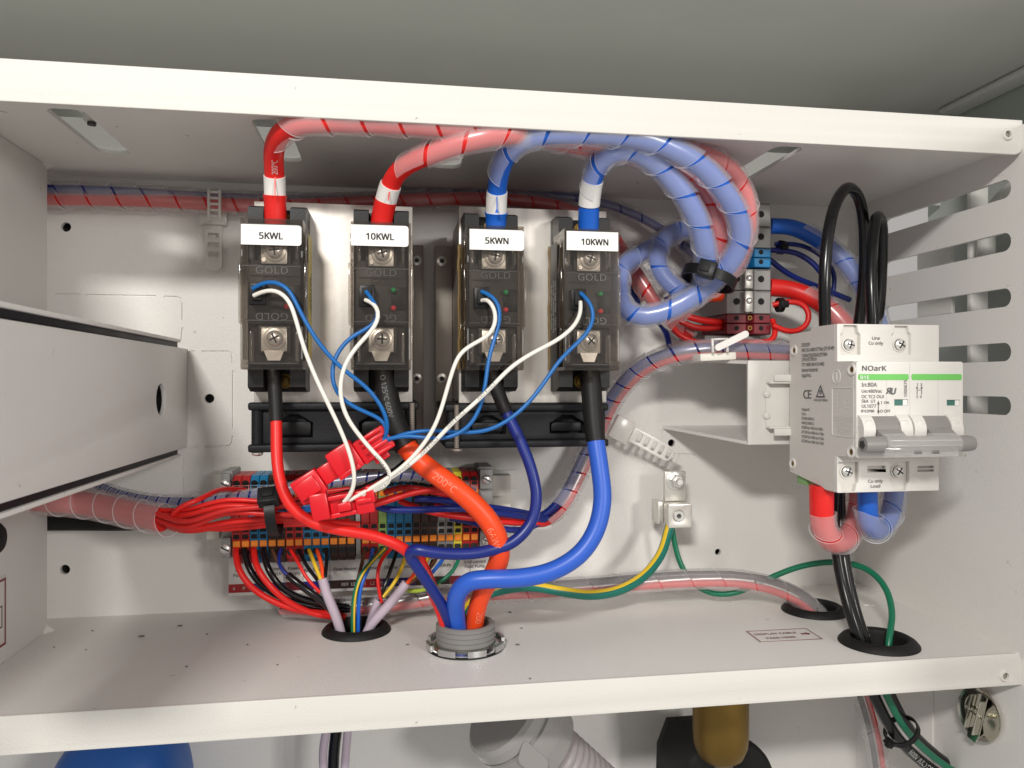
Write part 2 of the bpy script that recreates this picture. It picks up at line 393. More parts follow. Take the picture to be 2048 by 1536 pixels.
# back wall with screw holes and half-cut knockouts
holes = []
for px, py, rp in ((132, 454, 9), (419, 797, 9), (130, 1139, 9), (1343, 886, 8), (1436, 1104, 7)):
    p = W(px, py, B); holes.append(circ(p.x, p.z, S(rp, B) * .98, 20))
def groove(pts, wd=.010):
    """thin slot following a px polyline on the back wall"""
    P = [W(x, y, B) for x, y in pts]; P = [(p.x, p.z) for p in P]; Lf = []; Rt = []
    for i, (x, y) in enumerate(P):
        a = P[max(i - 1, 0)]; b = P[min(i + 1, len(P) - 1)]; dx, dy = b[0] - a[0], b[1] - a[1]; l = math.hypot(dx, dy); nx, ny = -dy / l * wd / 2, dx / l * wd / 2
        Lf.append((x + nx, y + ny)); Rt.append((x - nx, y - ny))
    holes.append(Lf + Rt[::-1])
for g in ([(110, 589), (160, 589)], [(172, 590), (312, 592)], [(328, 593), (352, 594), (361, 597), (365, 604), (365, 640)], [(365, 655), (363, 680)],
          [(378, 703), (390, 703)], [(404, 703), (455, 703), (463, 707), (465, 714), (465, 726)], [(466, 741), (466, 858)], [(465, 872), (465, 882), (461, 890), (452, 893), (410, 893)], [(395, 893), (378, 895)],
          [(366, 915), (366, 940)], [(366, 955), (366, 985)], [(1325, 860), (1325, 876)], [(1325, 886), (1325, 905), (1338, 908), (1390, 909)]): groove(g)
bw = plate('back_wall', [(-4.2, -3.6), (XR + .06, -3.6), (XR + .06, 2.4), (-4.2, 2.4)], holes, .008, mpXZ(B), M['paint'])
setp(bw, 'off-white powder coated back wall of the cabinet behind all the wiring', 'wall', kind='structure')
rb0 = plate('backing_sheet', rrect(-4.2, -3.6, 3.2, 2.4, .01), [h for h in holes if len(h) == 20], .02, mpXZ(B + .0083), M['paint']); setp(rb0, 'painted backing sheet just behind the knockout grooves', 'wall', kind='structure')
hb = plate('hole_shade_sheet', rrect(-4.2, -3.6, 3.2, 2.4, .01), [], .02, mpXZ(B + .09), M['darkm']); setp(hb, 'dark sheet added as the shade inside the holes of the back wall', 'wall', kind='structure')  # dark colour stands in for the shade in the screw holes
# ceiling sheet with long slots
sl = []
for cx in (-1.41, -.545, .305, 1.155, 2.005): sl.append(rrect(cx - .08, 3.62, cx + .08, 4.285, .05, 5))
ce = plate('ceiling', [(-4, FR + .021), (XR, FR + .021), (XR, B), (-4, B)], sl, .02, mpXY(CE), M['paint'])
setp(ce, 'off-white metal ceiling sheet with long slots above the relays', 'ceiling', kind='structure')
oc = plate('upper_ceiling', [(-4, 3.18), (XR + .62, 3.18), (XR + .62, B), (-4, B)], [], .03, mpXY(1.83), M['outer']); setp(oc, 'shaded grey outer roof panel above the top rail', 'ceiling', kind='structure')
# floor sheet with the cable holes
G = [Vector((-.181, 4.294, FL)), Vector((2.496, 4.244, FL)), Vector((2.516, 3.66, FL))]
CN = Vector((.384, 3.945, FL))
fh = [circ(g.x, g.y, .15, 28) for g in G] + [circ(CN.x, CN.y, .15, 28)]
fl = plate('floor', [(-4, FR + .021), (XR, FR + .021), (XR, B), (-4, B)], fh, .02, mpXY(FL - .02), M['paint'])
setp(fl, 'off-white metal floor sheet of the wiring compartment with grommet holes', 'floor', kind='structure')
# right wall with louvre slots
rs = []
for z in (1.0047, .7316, .4457, .165, -.113):
    rs.append(rrect(3.476, z - .048, 4.51, z + .048, .046, 6))
rw = plate('side_wall', [(1.5, -3.6), (B, -3.6), (B, 1.30), (1.5, 1.30)], rs, .025, mpYZ(XR), M['paint'])
setp(rw, 'off-white right side wall with a ladder of rounded vent slots', 'wall', kind='structure')
sb = plate('slot_shade_sheet', [(-3, 3.5), (XR, 3.5), (XR, 4.16), (-3, 4.16)], [], .012, mpXY(CE + .14), M['slotb']); setp(sb, 'added pale grey-green sheet that shades the front of the ceiling slots', 'ceiling', kind='structure')  # added sheet, keeps the front end of the slots in shade
up = plate('rear_dimming_sheet', [(-4, CE + .025), (XR + .6, CE + .025), (XR + .6, 1.82), (-4, 1.82)], [], .012, mpXZ(B - .05), M['vent2']); setp(up, 'added grey-green sheet that dims the lit rear wall behind the ceiling slots', 'wall', kind='structure')  # added in front of the lit rear wall to dim the slots
ow = plate('outer_side_wall', [(1.5, -3.6), (B + .1, -3.6), (B + .1, 2.2), (1.5, 2.2)], [], .02, mpYZ(XR + .62), M['vent']); setp(ow, 'grey-green outer side panel seen through the vent slots', 'wall', kind='structure')
# things seen through the vents
st = thing('support_post', 'pale vertical support post seen through the vent slots', 'post', (XR + .40, 4.30, -1))
bm = NB(); box(bm, (XR + .34, 4.16, -1.4), (XR + .46, 4.19, 1.4), .004); obj('web', bm, M['wallp'], st)
bm = NB(); box(bm, (XR + .40, 4.40, .45), (XR + .43, 4.72, .95), .004); obj('flange', bm, M['paint'], st)
hk = thing('hose_end', 'curved pale pipe hanging behind the upper vent slots', 'pipe', (XR + .35, 3.95, 1.1))
pth = Path([(XR + .40, 3.55, 1.13), (XR + .38, 3.85, 1.12), (XR + .34, 3.99, 1.0), (XR + .33, 4.02, .90), (XR + .33, 4.02, .62)]); bm = NB(); tube(bm, pth, .05, 14); obj('bend', bm, M['outer'], hk)
# left divider
dv = thing('divider_panel', 'grey-white folded divider panel along the left edge', 'panel', (XL, 4.0, FL))
bm = NB(); box(bm, (XL - .03, 1.8, FL + .0), (XL, 4.559, CE - .002), .006); obj('sheet', bm, M['wallp'], dv)
bm = NB(); box(bm, (XL - .5, 4.535, FL + .002), (XL - .031, 4.559, CE - .004), .004); obj('return_edge', bm, M['wallp'], dv)
for zz, dz in ((CE, -.05), (FL, .07)):
    bm = NB(); v0 = [bm.verts.new(p) for p in ((XL - .03, 4.56, zz), (XL + .035, 4.565, zz), (XL, 4.50, zz), (XL - .005, 4.55, zz + dz * .6))]
    for f in ((0, 1, 2), (0, 1, 3), (1, 2, 3), (2, 0, 3)): bm.faces.new([v0[i] for i in f])
    obj('weld_bead', bm, M['rail'], dv, smooth=False)
# knob and sticker on the divider
kb = thing('rubber_plug', 'black rubber plug on the left divider panel, cut by the picture edge', 'plug', WX(-12, 1078, XL))
c = WX(-14, 1078, XL); bm = NB(); lathe(bm, [(.075, 0), (.075, .02), (.06, .035), (.02, .04)], c, (1, 0, 0), 28); obj('plug_body', bm, M['rubber'], kb)
sk = thing('warning_sticker', 'white sticker with a dark red border at the lower left edge', 'sticker', WX(0, 1220, XL))
a = WX(-60, 1225, XL); e = WX(12, 1225, XL); zt = WX(12, 1150, XL).z; zb = WX(12, 1290, XL).z
bm = NB(); box(bm, (XL + .001, a.y, zb), (XL + .0035, e.y, zt), .0005); obj('film', bm, M['stick'], sk)
bm = NB()
for q in ((a.y, e.y, zb + .008, zb + .020), (a.y, e.y, zt - .020, zt - .008), (e.y - .022, e.y - .01, zb + .0205, zt - .0205)): box(bm, (XL + .0036, q[0], q[2]), (XL + .0045, q[1] if q[1] != e.y else e.y - .0095, q[3]))
obj('border', bm, M['maroon'], sk)
bm = NB()
zc = zb + .10
for q in ((a.y, e.y - .045, zc, zc + .006), (a.y, e.y - .045, zc + .10, zc + .106), (e.y - .051, e.y - .045, zc + .0065, zc + .0995)): box(bm, (XL + .0036, q[0], q[2]), (XL + .0045, q[1], q[3]))
obj('inner_box', bm, M['ink'], sk)

# ---------------- front rails ----------------
def rail(name, label, z0, z1, corner, scr, group='front rails of the compartment'):
    t = thing(name, label, 'rail', (0, FR, z0), group)
    out = rrect(-3.2, z0, 3.131, z1, .045, 6, corner)
    hx, hz = scr
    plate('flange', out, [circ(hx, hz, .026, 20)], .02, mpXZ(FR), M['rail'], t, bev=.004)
    bm = NB(); lathe(bm, [(.017, .0), (.027, .0), (.031, .006), (.031, .012), (.017, .012)], (hx, FR - .010, hz), (0, 1, 0), 24, close=True); obj('threaded_insert', bm, M['rail'], t)
    bm = NB(); lathe(bm, [(.0185, 0), (.0185, .03)], (hx, FR + .004, hz), (0, 1, 0), 20)
    for k in range(5): lathe(bm, [(.0190, 0), (.0215, .002), (.0190, .004)], (hx, FR + .006 + k * .005, hz), (0, 1, 0), 20)
    obj('screw_end', bm, M['heats'], t)
    return t
q = W(2014, 269, FR); tr_ = rail('front_rail', 'long cream painted front rail crossing above the cables', 1.148, 1.322, (1, 0, 0, 0), (q.x, q.z))
q = W(2009, 1351, FR); br_ = rail('front_rail', 'long cream painted front rail below the grommets', -1.508, FL + .004, (0, 1, 0, 0), (q.x, q.z))
p = W(407, 154, FR); bm = NB(); lathe(bm, [(.018, 0), (.017, .0012)], (p.x, FR - .0012, p.z), (0, 1, 0), 18); obj('paint_mark', bm, M['paint'], tr_)
# upper right folded lip of the outer roof
lp = thing('roof_lip', 'grey folded lip where the roof meets the right wall, top right', 'lip', (XR - .1, 3, 1.45))
bm = NB(); box(bm, (XR + .46, 3.18, 1.785), (XR + .615, 4.6, 1.8285), .02, 3); obj('fold', bm, M['outer'], lp)

# ---------------- left arm bracket ----------------
X1 = -1.184
ab = thing('arm_bracket', 'big off-white box bracket reaching out of the picture on the left', 'bracket', (X1, B, 0))
hc = WX(322, 799, X1)
plate('web', [(1.9, -.368), (B - .002, -.372), (B - .002, .208), (1.9, .200)], [circ(hc.y, hc.z, .082, 32)], .02, mpYZ(X1 - .02), M['wallp'], ab, bev=.003)
bm = NB(); box(bm, (X1 - .40, 1.9, -.368), (X1 - .021, B - .002, -.352)); box(bm, (X1 - .40, 1.9, .186), (X1 - .021, B - .002, .202)); obj('inner_channel', bm, M['wallp'], ab)
bm = NB(); box(bm, (X1 - .42, 1.9, .238), (X1 - .002, 4.66, .256), .004); obj('top_sheet', bm, M['paint'], ab)
bm = NB(); box(bm, (X1 - .42, 1.9, -.418), (X1 - .002, 4.66, -.400), .004); obj('bottom_sheet', bm, M['paint'], ab)
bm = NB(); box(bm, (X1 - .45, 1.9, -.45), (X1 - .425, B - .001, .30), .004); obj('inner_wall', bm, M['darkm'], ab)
bm = NB(); box(bm, (X1 - .06, 1.9, .2085), (X1 - .014, 4.64, .2375), .002); obj('gap_shade_strip', bm, M['fan'], ab)  # black strip standing in for the shade under the top lip
bm = NB(); box(bm, (X1 - .06, 1.9, -.3995), (X1 - .014, 4.64, -.3725), .002); obj('gap_shade_strip', bm, M['fan'], ab)  # black strip standing in for the shade above the bottom lip
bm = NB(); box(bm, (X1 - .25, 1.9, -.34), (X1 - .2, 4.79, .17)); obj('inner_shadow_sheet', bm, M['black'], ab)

# ---------------- right bracket that carries the breaker ----------------
YB = 4.02
rb = thing('breaker_bracket', 'white trapezoid sheet bracket carrying the circuit breaker', 'bracket', (2.3, B, -.1))
fx = W(1493, 800, YB).x; zt_ = W(1493, 728, YB).z; zb_ = W(1493, 889, YB).z; bx = W(1325, 857, B).x
rbX = 2.85
for nm, z0, z1 in (('top_sheet', zt_, .15), ('bottom_sheet', zb_, -.29)):
    bm = NB(); t_ = .018
    vs = [bm.verts.new(p) for p in ((fx, YB, z0), (rbX, YB, z0), (rbX, B - .001, z1), (bx, B - .001, z1), (fx, YB, z0 + t_), (rbX, YB, z0 + t_), (rbX, B - .001, z1 + t_), (bx, B - .001, z1 + t_))]
    for f in ((0, 1, 2, 3), (7, 6, 5, 4), (0, 4, 5, 1), (1, 5, 6, 2), (2, 6, 7, 3), (3, 7, 4, 0)): bm.faces.new([vs[i] for i in f])
    obj(nm, bm, M['paint'], rb, smooth=False)
hl = W(1561, 800, YB)
plate('front_plate', [(fx, zb_ - .001), (rbX, zb_ - .001), (rbX, zt_ + .019), (fx, zt_ + .019)], [rrect(hl.x - .045, hl.z - .028, hl.x + .10, hl.z + .028, .027, 6)], .018, mpXZ(YB - .019), M['rail'], rb, bev=.003)
dr = thing('din_rail', 'short white hat rail behind the circuit breaker', 'rail', (2.3, YB - .1, -.1))
x0 = W(1538, 800, YB - .06).x; za = W(1550, 752, YB - .06).z; zb2 = W(1550, 868, YB - .06).z
bm = NB()
box(bm, (x0, YB - .028, zb2 + .03), (2.8, YB - .0195, za - .03), .002)
for z0, z1, s_ in ((za - .042, za - .03, 1), (zb2 + .03, zb2 + .042, -1)): box(bm, (x0, YB - .075, z0), (2.8, YB - .0285, z1), .002)
obj('web', bm, M['rail'], dr)
bm = NB(); box(bm, (x0 + .02, YB - .085, za - .03), (2.8, YB - .075, za + .008), .003); box(bm, (x0 + .02, YB - .085, zb2 - .008), (2.8, YB - .075, zb2 + .03), .003); obj('lip', bm, M['rail'], dr)
for xx, zz in ((x0 + .004, za - .10), (x0 + .004, zb2 + .10)):
    bm = NB(); lathe(bm, [(.02, 0), (.018, .008), (.008, .012)], (xx, YB - .0285, zz), (0, -1, 0), 16); obj('dimple', bm, M['rail'], dr)

# ======================= HEAT SINKS AND FANS =======================
YP = 4.02
def screw(bm, c, r, ax=(0, -1, 0)):
    lathe(bm, [(r, 0), (r, r * .25), (r * .8, r * .5), (r * .3, r * .62)], c, ax, 24)
def cross(bm, c, r, rot=0.3, d=.0015):
    for k in (0, 1):
        a = rot + k * pi / 2; Mx = Matrix.Translation(Vector(c)) @ Matrix.Rotation(a, 4, 'Y')
        box(bm, (-r, -d, -r * .17), (r, d * 2, r * .17), 0, M=Mx)
def fan_unit(px0, px1, py0, py1, label, flip=False):
    a = W(px0, py0, 3.98); b = W(px1, py1, 3.98)
    f = thing('cooling_fan', label, 'fan', ((a.x + b.x) / 2, 4.35, b.z), 'cooling fans under the heat sinks')
    x0, x1, z1, z0 = a.x, b.x, a.z, b.z
    for z in ((z1 - .04, z1), (z0, z0 + .04)):
        bm = NB(); box(bm, (x0, 3.98, z[0]), (x1, 4.74, z[1]), .012, 3)
        if z[1] == z1:
            pass
        obj('frame_plate', bm, M['fan'], f)
    for xa in (x0 + .012, x1 - .072):
        bm = NB(); cyl(bm, (xa + .03, 4.02, z0 + .0405), (xa + .03, 4.02, z1 - .0405), .03, n=20); obj('corner_post', bm, M['fan'], f)
    bm = NB(); ym = 4.012
    wx = x1 - x0
    wins = [(x0 + wx * .155, x0 + wx * .37), (x0 + wx * .64, x0 + wx * .86)]
    hl_ = []
    for u0, u1 in wins: hl_.append([(u0, z0 + .07), (u1, z0 + .07), (u1, z1 - .105), (u1 - .07, z1 - .062), (u0 + .07, z1 - .062), (u0, z1 - .105)])
    plate('housing_wall', [(x0 + .065, z0 + .041), (x1 - .065, z0 + .041), (x1 - .065, z1 - .041), (x0 + .065, z1 - .041)], hl_, .04, mpXZ(ym), M['fan'], f, bev=.004)
    bm.free()
    for u0, u1 in wins:
        bm = NB(); box(bm, (u0 + .012, ym + .028, z0 + .08), (u1 - .012, ym + .05, z1 - .10), .008)
        obj('recess_panel', bm, M['black'], f)
    bm = NB(); box(bm, (x0 + .07, ym + .055, z0 + .041), (x1 - .07, 4.70, z1 - .041), .01); obj('duct', bm, M['fan'], f)
    for xx, nm in ((x0 + .062 if flip else x1 - .035, 'long_bolt'), (x1 - .045 if flip else x0 + .045, 'short_bolt')):
        bm = NB()
        if nm == 'long_bolt':
            n = 26; prof = []
            for k in range(n): h = k * (z1 - z0 + .0) / n; prof += [(.011, h), (.015, h + (z1 - z0) / n * .5)]
            lathe(bm, prof, (xx, 3.968, z0 + .0), (0, 0, 1), 12)
        screw(bm, (xx, 3.995 if nm != 'long_bolt' else 3.968, z0 - .001), .028, (0, 0, -1)); obj('bolt', bm, M['heats'] if nm == 'long_bolt' else M['steel'], f)
    return f
def sink(px0, px1, py0, py1, label, sides):
    a = W(px0, py0, YP); b = W(px1, py1, YP)
    h = thing('heat_sink', label, 'heat sink', ((a.x + b.x) / 2, B, b.z), 'aluminium heat sinks')
    bm = NB(); box(bm, (a.x, YP, b.z), (b.x, YP + .055, a.z), .004); obj('base_plate', bm, M['alu'], h)
    n = 9; wd = b.x - a.x
    fm = None
    for k in range(n):
        x = a.x + .03 + (wd - .06) * k / (n - 1)
        if fm is None:
            bm = NB(); box(bm, (x - .008, YP + .056, b.z + .01), (x + .008, 4.70, a.z - .01)); fm = obj('fin', bm, M['heats'], h); xf = x
        else:
            link_copy(fm, h, Vector((x - xf, 0, 0)))
    for sgn in sides:
        xs = b.x if sgn > 0 else a.x
        u0, u1 = (xs - .02, xs + .085) if sgn > 0 else (xs - .085, xs + .02)
        z1 = W(840, 490, 4.70).z; z0 = W(840, 880, 4.70).z
        bm = NB(); box(bm, (u0, 4.70, z0), (u1, 4.76, z1), .004); obj('mounting_flange', bm, M['heats'], h)
        bm = NB(); xe = (xs + .06) if sgn > 0 else (xs - .065)
        box(bm, (min(xe, xs), 4.30, z0 + .02), (max(xe, xs) , 4.699, z1 - .02), .004); 
        bm.free()
        for py in (521, 757):
            zc_ = W(840, py, 4.69).z; xx = xs + sgn * .045
            bm = NB(); lathe(bm, [(.014, 0), (.03, 0), (.03, .012), (.014, .016)], (xx, 4.70, zc_), (0, -1, 0), 20, close=True); obj('washer', bm, M['steel'], h)
            bm = NB(); lathe(bm, [(.02, 0), (.02, .008)], (xx, 4.70, zc_), (0, -1, 0), 16); obj('socket_screw', bm, M['darkm'], h)
    return h
s1 = sink(508, 825, 402, 805, 'left brushed aluminium heat sink under the two L relays', (1,))
s2 = sink(918, 1213, 412, 805, 'right brushed aluminium heat sink under the two N relays', (-1,))
fan_unit(495, 838, 805, 901, 'black cooling fan edge-on under the left heat sink')
fan_unit(889, 1218, 808, 893, 'black cooling fan edge-on under the right heat sink', True)
# the extension of the second fan to the left
# ======================= SOLID STATE RELAYS =======================
SZ = .415
def make_relay():
    r = thing('solid_state_relay', 'x', 'relay', (0, 0, 0), 'solid state relays on the heat sinks')
    bm = NB(); box(bm, (-.135, -.045, -.455), (.135, -.0005, .455), .004); box(bm, (-.133, -.20, -.33), (.133, -.0455, .33), .006)
    obj('base', bm, M['black'], r)
    for sx in (-1, 1):
        for sz in (-1, 1):
            bm = NB(); pr = [(.33, -.046), (.452, -.046), (.452, -.13), (.43, -.20), (.33, -.20)]
            prism(bm, [(u * sz, v) for u, v in pr], (sx * .062, 0, 0), (0, 0, 1), (0, 1, 0), (sx, 0, 0), .072)
            obj('wing', bm, M['black'], r, ang=20)
    for sz in (-1, 1):
        bm = NB(); lathe(bm, [(.038, 0), (.038, .01), (.026, .011), (.024, .022), (.008, .026)], (.018, -.0455, sz * .40), (0, -1, 0), 20); obj('mounting_screw', bm, M['brass'], r)
    bm = NB(); box(bm, (-.116, -.240, -.325), (.116, -.201, .325), .006); obj('body', bm, M['body'], r)
    bm = NB(); box(bm, (-.122, -.275, -.135), (.122, -.2405, .150), .005); obj('body_bridge', bm, M['body'], r)
    for sz in (-1, 1):
        bm = NB(); box(bm, (-.075, -.2755, sz * .205 - .066), (.075, -.2405, sz * .205 + .066), .006); obj('terminal_seat', bm, M['body'], r)
        for sx in (-1, 1):
            bm = NB(); box(bm, (sx * .104 - .006, -.30, sz * .24 - .07), (sx * .104 + .006, -.2405, sz * .24 + .07), .003); obj('inner_wall', bm, M['clearp'], r)
    for sz in (-1, 1):
        bm = NB(); zc = sz * .205; box(bm, (-.06, -.290, zc - .058), (.06, -.276, zc + .058), .006)
        if sz < 0: prism(bm, [(-.045, 0), (.045, 0), (.028, -.045), (-.028, -.045)], (0, -.292, zc - .055), (1, 0, 0), (0, 0, 1), (0, 1, 0), .010)
        else: lathe(bm, [(.012, 0), (.010, .008)], (-.045, -.2905, zc - .04), (0, -1, 0), 12); 
        tp = obj('terminal_plate', bm, M['nickel'], r)
        bm = NB(); lathe(bm, [(.052, 0), (.052, .006), (.047, .009)], (.005, -.2905, zc + .004), (0, -1, 0), 28); obj('washer', bm, M['nickel'], tp)
        bm = NB(); screw(bm, (.005, -.2995, zc + .004), .037); sc = obj('screw', bm, M['steel'], tp)
        bm = NB(); cross(bm, (.005, -.3225, zc + .004), .024, .35 if sz > 0 else -.2); sc2 = obj('cross_slot', bm, M['darkm'], tp)
    # recess with lamps
    bm = NB(); box(bm, (.05, -.283, -.06), (.12, -.2752, .05), .003); obj('lamp_recess', bm, M['black'], r)
    for zz, mm in ((.034, 'ledg'), (-.052, 'ledr')):
        bm = NB(); lathe(bm, [(.013, 0), (.013, .02), (.009, .028), (.003, .031)], (.058, -.284, zz), (0, -1, 0), 16); obj('indicator_lamp', bm, M[mm], r)
    # control socket passes through the cover
    bm = NB(); cx, cz = -.066, .0
    box(bm, (cx - .036, -.345, cz - .05), (cx + .036, -.276, cz + .05), .003)
    sk_ = obj('control_socket', bm, M['black'], r)
    bm = NB(); box(bm, (cx - .022, -.3635, cz - .03), (cx + .022, -.3455, cz + .036), .003); obj('plug', bm, M['rubber'], sk_)
    # smoked cover shell: front with the socket window, four sides
    x, z1, yf, yb = .140, .348, -.350, -.06
    sh = plate_mesh('cover', rrect(-x, -z1, x, z1, .006, 3), [rrect(cx - .038, cz - .052, cx + .038, cz + .052, .003, 2)], .008, lambda u, v, w_: (u, yf + w_, v), 0)
    bm = NB(); bm.from_mesh(sh); bpy.data.meshes.remove(sh)
    t_ = .006
    for xa in (-x + .0005, x - t_ - .0005): box(bm, (xa, yf + .0085, -z1 + .0005), (xa + t_, -.10, z1 - .0005))
    for za in (-z1 + .001, z1 - t_ - .001): box(bm, (-x + t_ + .001, yf + .0085, za), (x - t_ - .001, -.22, za + t_))
    cv = obj('smoked_cover', bm, M['smoke'], r)
    # thicker darker middle rib along both sides and the clear hinge ribs
    bm = NB()
    for sx in (-1, 1):
        a_, b_ = sorted((sx * .1405, sx * .152)); box(bm, (a_, -.335, -.135), (b_, -.09, .155), .003)
        a_, b_ = sorted((sx * .1405, sx * .147)); box(bm, (a_, -.30, -.30), (b_, -.12, -.136), .002); box(bm, (a_, -.30, .156), (b_, -.12, .30), .002)
    obj('side_clip', bm, M['smoke'], r)
    bm = NB()
    for sx in (-1, 1):
        a_, b_ = sorted((sx * .130, sx * .1365)); box(bm, (a_, -.3535, -.30), (b_, -.3505, -.15)); box(bm, (a_, -.3535, .17), (b_, -.3505, .20))
    obj('edge_rib', bm, M['clearp'], r)
    bm = NB()
    box(bm, (-.13, -.3535, -.125), (.13, -.3508, -.121)); box(bm, (-.13, -.3535, .125), (.13, -.3508, .129))
    box(bm, (-.115, -.3525, -.322), (.115, -.3508, -.317)); 
    obj('moulded_line', bm, M['body'], r)
    bm = NB()
    put_text(bm, 'GOLD', .054, (0, -.3525, .110), (1, 0, 0), (0, 0, 1), sx=1.25, bold=-1)
    put_text(bm, 'GOLD', .054, (0, -.3525, -.106), (-1, 0, 0), (0, 0, -1), sx=1.25, bold=-1)
    V0 = list(bm.verts); obj('moulded_lettering', bm, M['gl'], r, smooth=False)
    return r
M['gl'] = mat('moulded_letter_sheen', (.055, .05, .046), .35)
relay0 = make_relay()
RX = []
def copy_tree(o, parent=None):
    c = o.copy(); C.objects.link(c); c.parent = parent
    for ch in o.children: copy_tree(ch, c)
    return c
relays = []
info = [(544, '5KWL', 'relay tagged 5KWL, leftmost, red cables above and below it', (482, 603, 448, 492)),
        (762, '10KWL', 'relay tagged 10KWL with an orange-red cable leaving below', (702, 817, 449, 494)),
        (991, '5KWN', 'relay tagged 5KWN with a navy cable leaving below', (939, 1048, 458, 502)),
        (1184, '10KWN', 'relay tagged 10KWN, rightmost, with a bright blue cable below', (1133, 1236, 462, 503))]
for i, (px, tx, lb, lr) in enumerate(info):
    cx = W(px, 590, 3.67).x
    t = relay0 if i == 0 else copy_tree(relay0)
    t.location = (cx, YP, SZ); t['label'] = lb
    relays.append(t); RX.append(cx)
    # tag strip stuck over the top of the cover
    YL = YP - .356
    a = W(lr[0], lr[2], YL); b = W(lr[1], lr[3], YL)
    lt = thing('name_tag', 'white rounded name tag reading %s on its relay' % tx, 'tag', ((a.x + b.x) / 2, YL, b.z), 'printed relay name tags')
    plate('tag_strip', rrect(a.x, b.z, b.x, a.z, .014, 5, (1, 1, 0, 0) if i < 3 else (0, 0, 0, 0)), [], .0035, mpXZ(YL - .0035), M['label'], lt)
    if i == 0 or True:
        bm = NB(); box(bm, (a.x + .01, YL - .001, a.z + .0005), (b.x - .02, YL + .10, a.z + .004)); obj('folded_edge', bm, M['body'], lt)
    textobj('lettering', lt, [((tx, .051, ((a.x + b.x) / 2 + (.0 if i else -.002) + (.012 if i == 3 else 0), YL - .0042, (a.z + b.z) / 2 - .003), (1, 0, 0), (0, 0, 1)), dict(bold=.028, sx=1.0))], M['ink'])
# screw heads turned differently on every relay
for t in relays:
    for ch in t.children:
        if ch.name.startswith('terminal_plate'):
            for sc in ch.children:
                if sc.name.startswith('cross_slot'):
                    me = sc.data.copy(); sc.data = me; zc = sum(v.co.z for v in me.vertices) / len(me.vertices)
                    me.transform(Matrix.Translation((.005, 0, zc)) @ Matrix.Rotation(random.uniform(-.7, .7), 4, 'Y') @ Matrix.Translation((-.005, 0, -zc)))
# side labels
xr = RX[0] + .153
bm = NB(); box(bm, (xr, YP - .24, SZ - .30), (xr + .0015, YP - .11, SZ + .30)); bm2 = obj('side_label', bm, M['yprint'], relays[0])
bm = NB()
for k, s_ in enumerate(('SOLID STATE RELAY', 'INPUT 3-32VDC', 'LOAD 440VAC')): put_text(bm, s_, .032, (xr + .0025, YP - .135 - k * .038, SZ + .02), (0, 0, -1), (0, 1, 0), sx=.9)
obj('side_lettering', bm, M['ink'], relays[0], smooth=False)
xr = RX[3] - .1535
bm = NB(); box(bm, (xr - .0015, YP - .25, SZ - .33), (xr, YP - .10, SZ + .30)); obj('side_label', bm, M['black'], relays[3])
bm = NB()
for k, s_ in enumerate(('40KVA   LOAD 90A', 'MADE 440VAC AC-DC', '3-32V   440 480 VAC')): put_text(bm, s_, .040, (xr - .0028, YP - .13 - k * .046, SZ - .02), (0, 0, 1), (0, 1, 0), sx=.85)
obj('side_lettering', bm, M['wink'], relays[3], smooth=False)
for k in (2, 3):
    bm = NB(); pts = [(RX[k] - .146 + random.uniform(-.006, .006), YP - .03, SZ - .34 + j * .021) for j in range(32)]; tube(bm, Path(pts, .01), .009, 8); obj('gasket_edge', bm, M['gold'], relays[k])
# ======================= CABLES =======================
def PP(pts): return [W(*p) for p in pts]
def meanY(pts): return sum(p[2] for p in pts) / len(pts)
def cable(name, label, m, rpx, pts, group=None, cat='cable', n=12, whole=False, parent=None, step=.02, rf=None):
    """one cable; when whole it is a single mesh, otherwise an Empty with a jacket child"""
    path = Path(PP(pts), step); r = S(rpx, meanY(pts)); bm = NB(); tube(bm, path, r, n, rf=rf)
    if parent is not None: return obj(name, bm, M[m], parent), path, r
    if whole:
        o = obj(name, bm, M[m]); setp(o, label, cat, group); return o, path, r
    t = thing(name, label, cat, path.p[0], group); obj('jacket', bm, M[m], t)
    return t, path, r
def sleeve(t, path, r, s0, s1, m, name='sleeve', n=16, rf=None):
    bm = NB(); tube(bm, path.sub(s0, s1), r, n, rf=rf); return obj(name, bm, M[m], t)
def wrap(t, path, r, pitch, s0=0, s1=None, m='wrap', name='spiral_wrap', **k):
    bm = NB(); wrap_mesh(bm, path, r, pitch, s0, s1, **k); return obj(name, bm, [M[m], M['wrap_edge']], t, ang=50)
def printed(t, path, r, items, m='wink'):
    bm = NB()
    for s, size, s0, ang, flip in items: text_on_tube(bm, path, s, size, s0, ang, r, .0, flip)
    return obj('printed_text', bm, M[m], t, smooth=False)
def S_at(path, px, py, Y): return path.s[path.near(W(px, py, Y))]

# --- upper load cables ---
T, p, r = cable('power_cable', 'red silicone cable rising from the 5KWL relay and bending right under the top rail', 'red', 19,
    [(551, 470, 3.86), (551, 440, 3.84), (550, 400, 3.82), (549, 350, 3.78), (547, 305, 3.68), (560, 268, 3.56), (600, 246, 3.475), (680, 243, 3.475), (800, 247, 3.475), (950, 256, 3.48), (1100, 270, 3.54), (1250, 287, 3.60), (1350, 298, 3.64), (1415, 312, 3.68), (1462, 342, 3.74), (1489, 388, 3.78), (1496, 440, 3.82), (1488, 485, 3.86), (1470, 530, 3.95), (1430, 570, 4.05), (1385, 600, 4.2)], 'upper power cables of the relays', n=16)
sm = S_at(p, 549, 352, 3.78)
sleeve(T, p, r * 1.13, 0, S_at(p, 550, 392, 3.81), 'red', 'heat_shrink', rf=lambda f: 1.0 + .10 * max(0, (f - .85) / .15))
sleeve(T, p, r * 1.10, S_at(p, 550, 389, 3.81), sm, 'white', 'marker_sleeve')
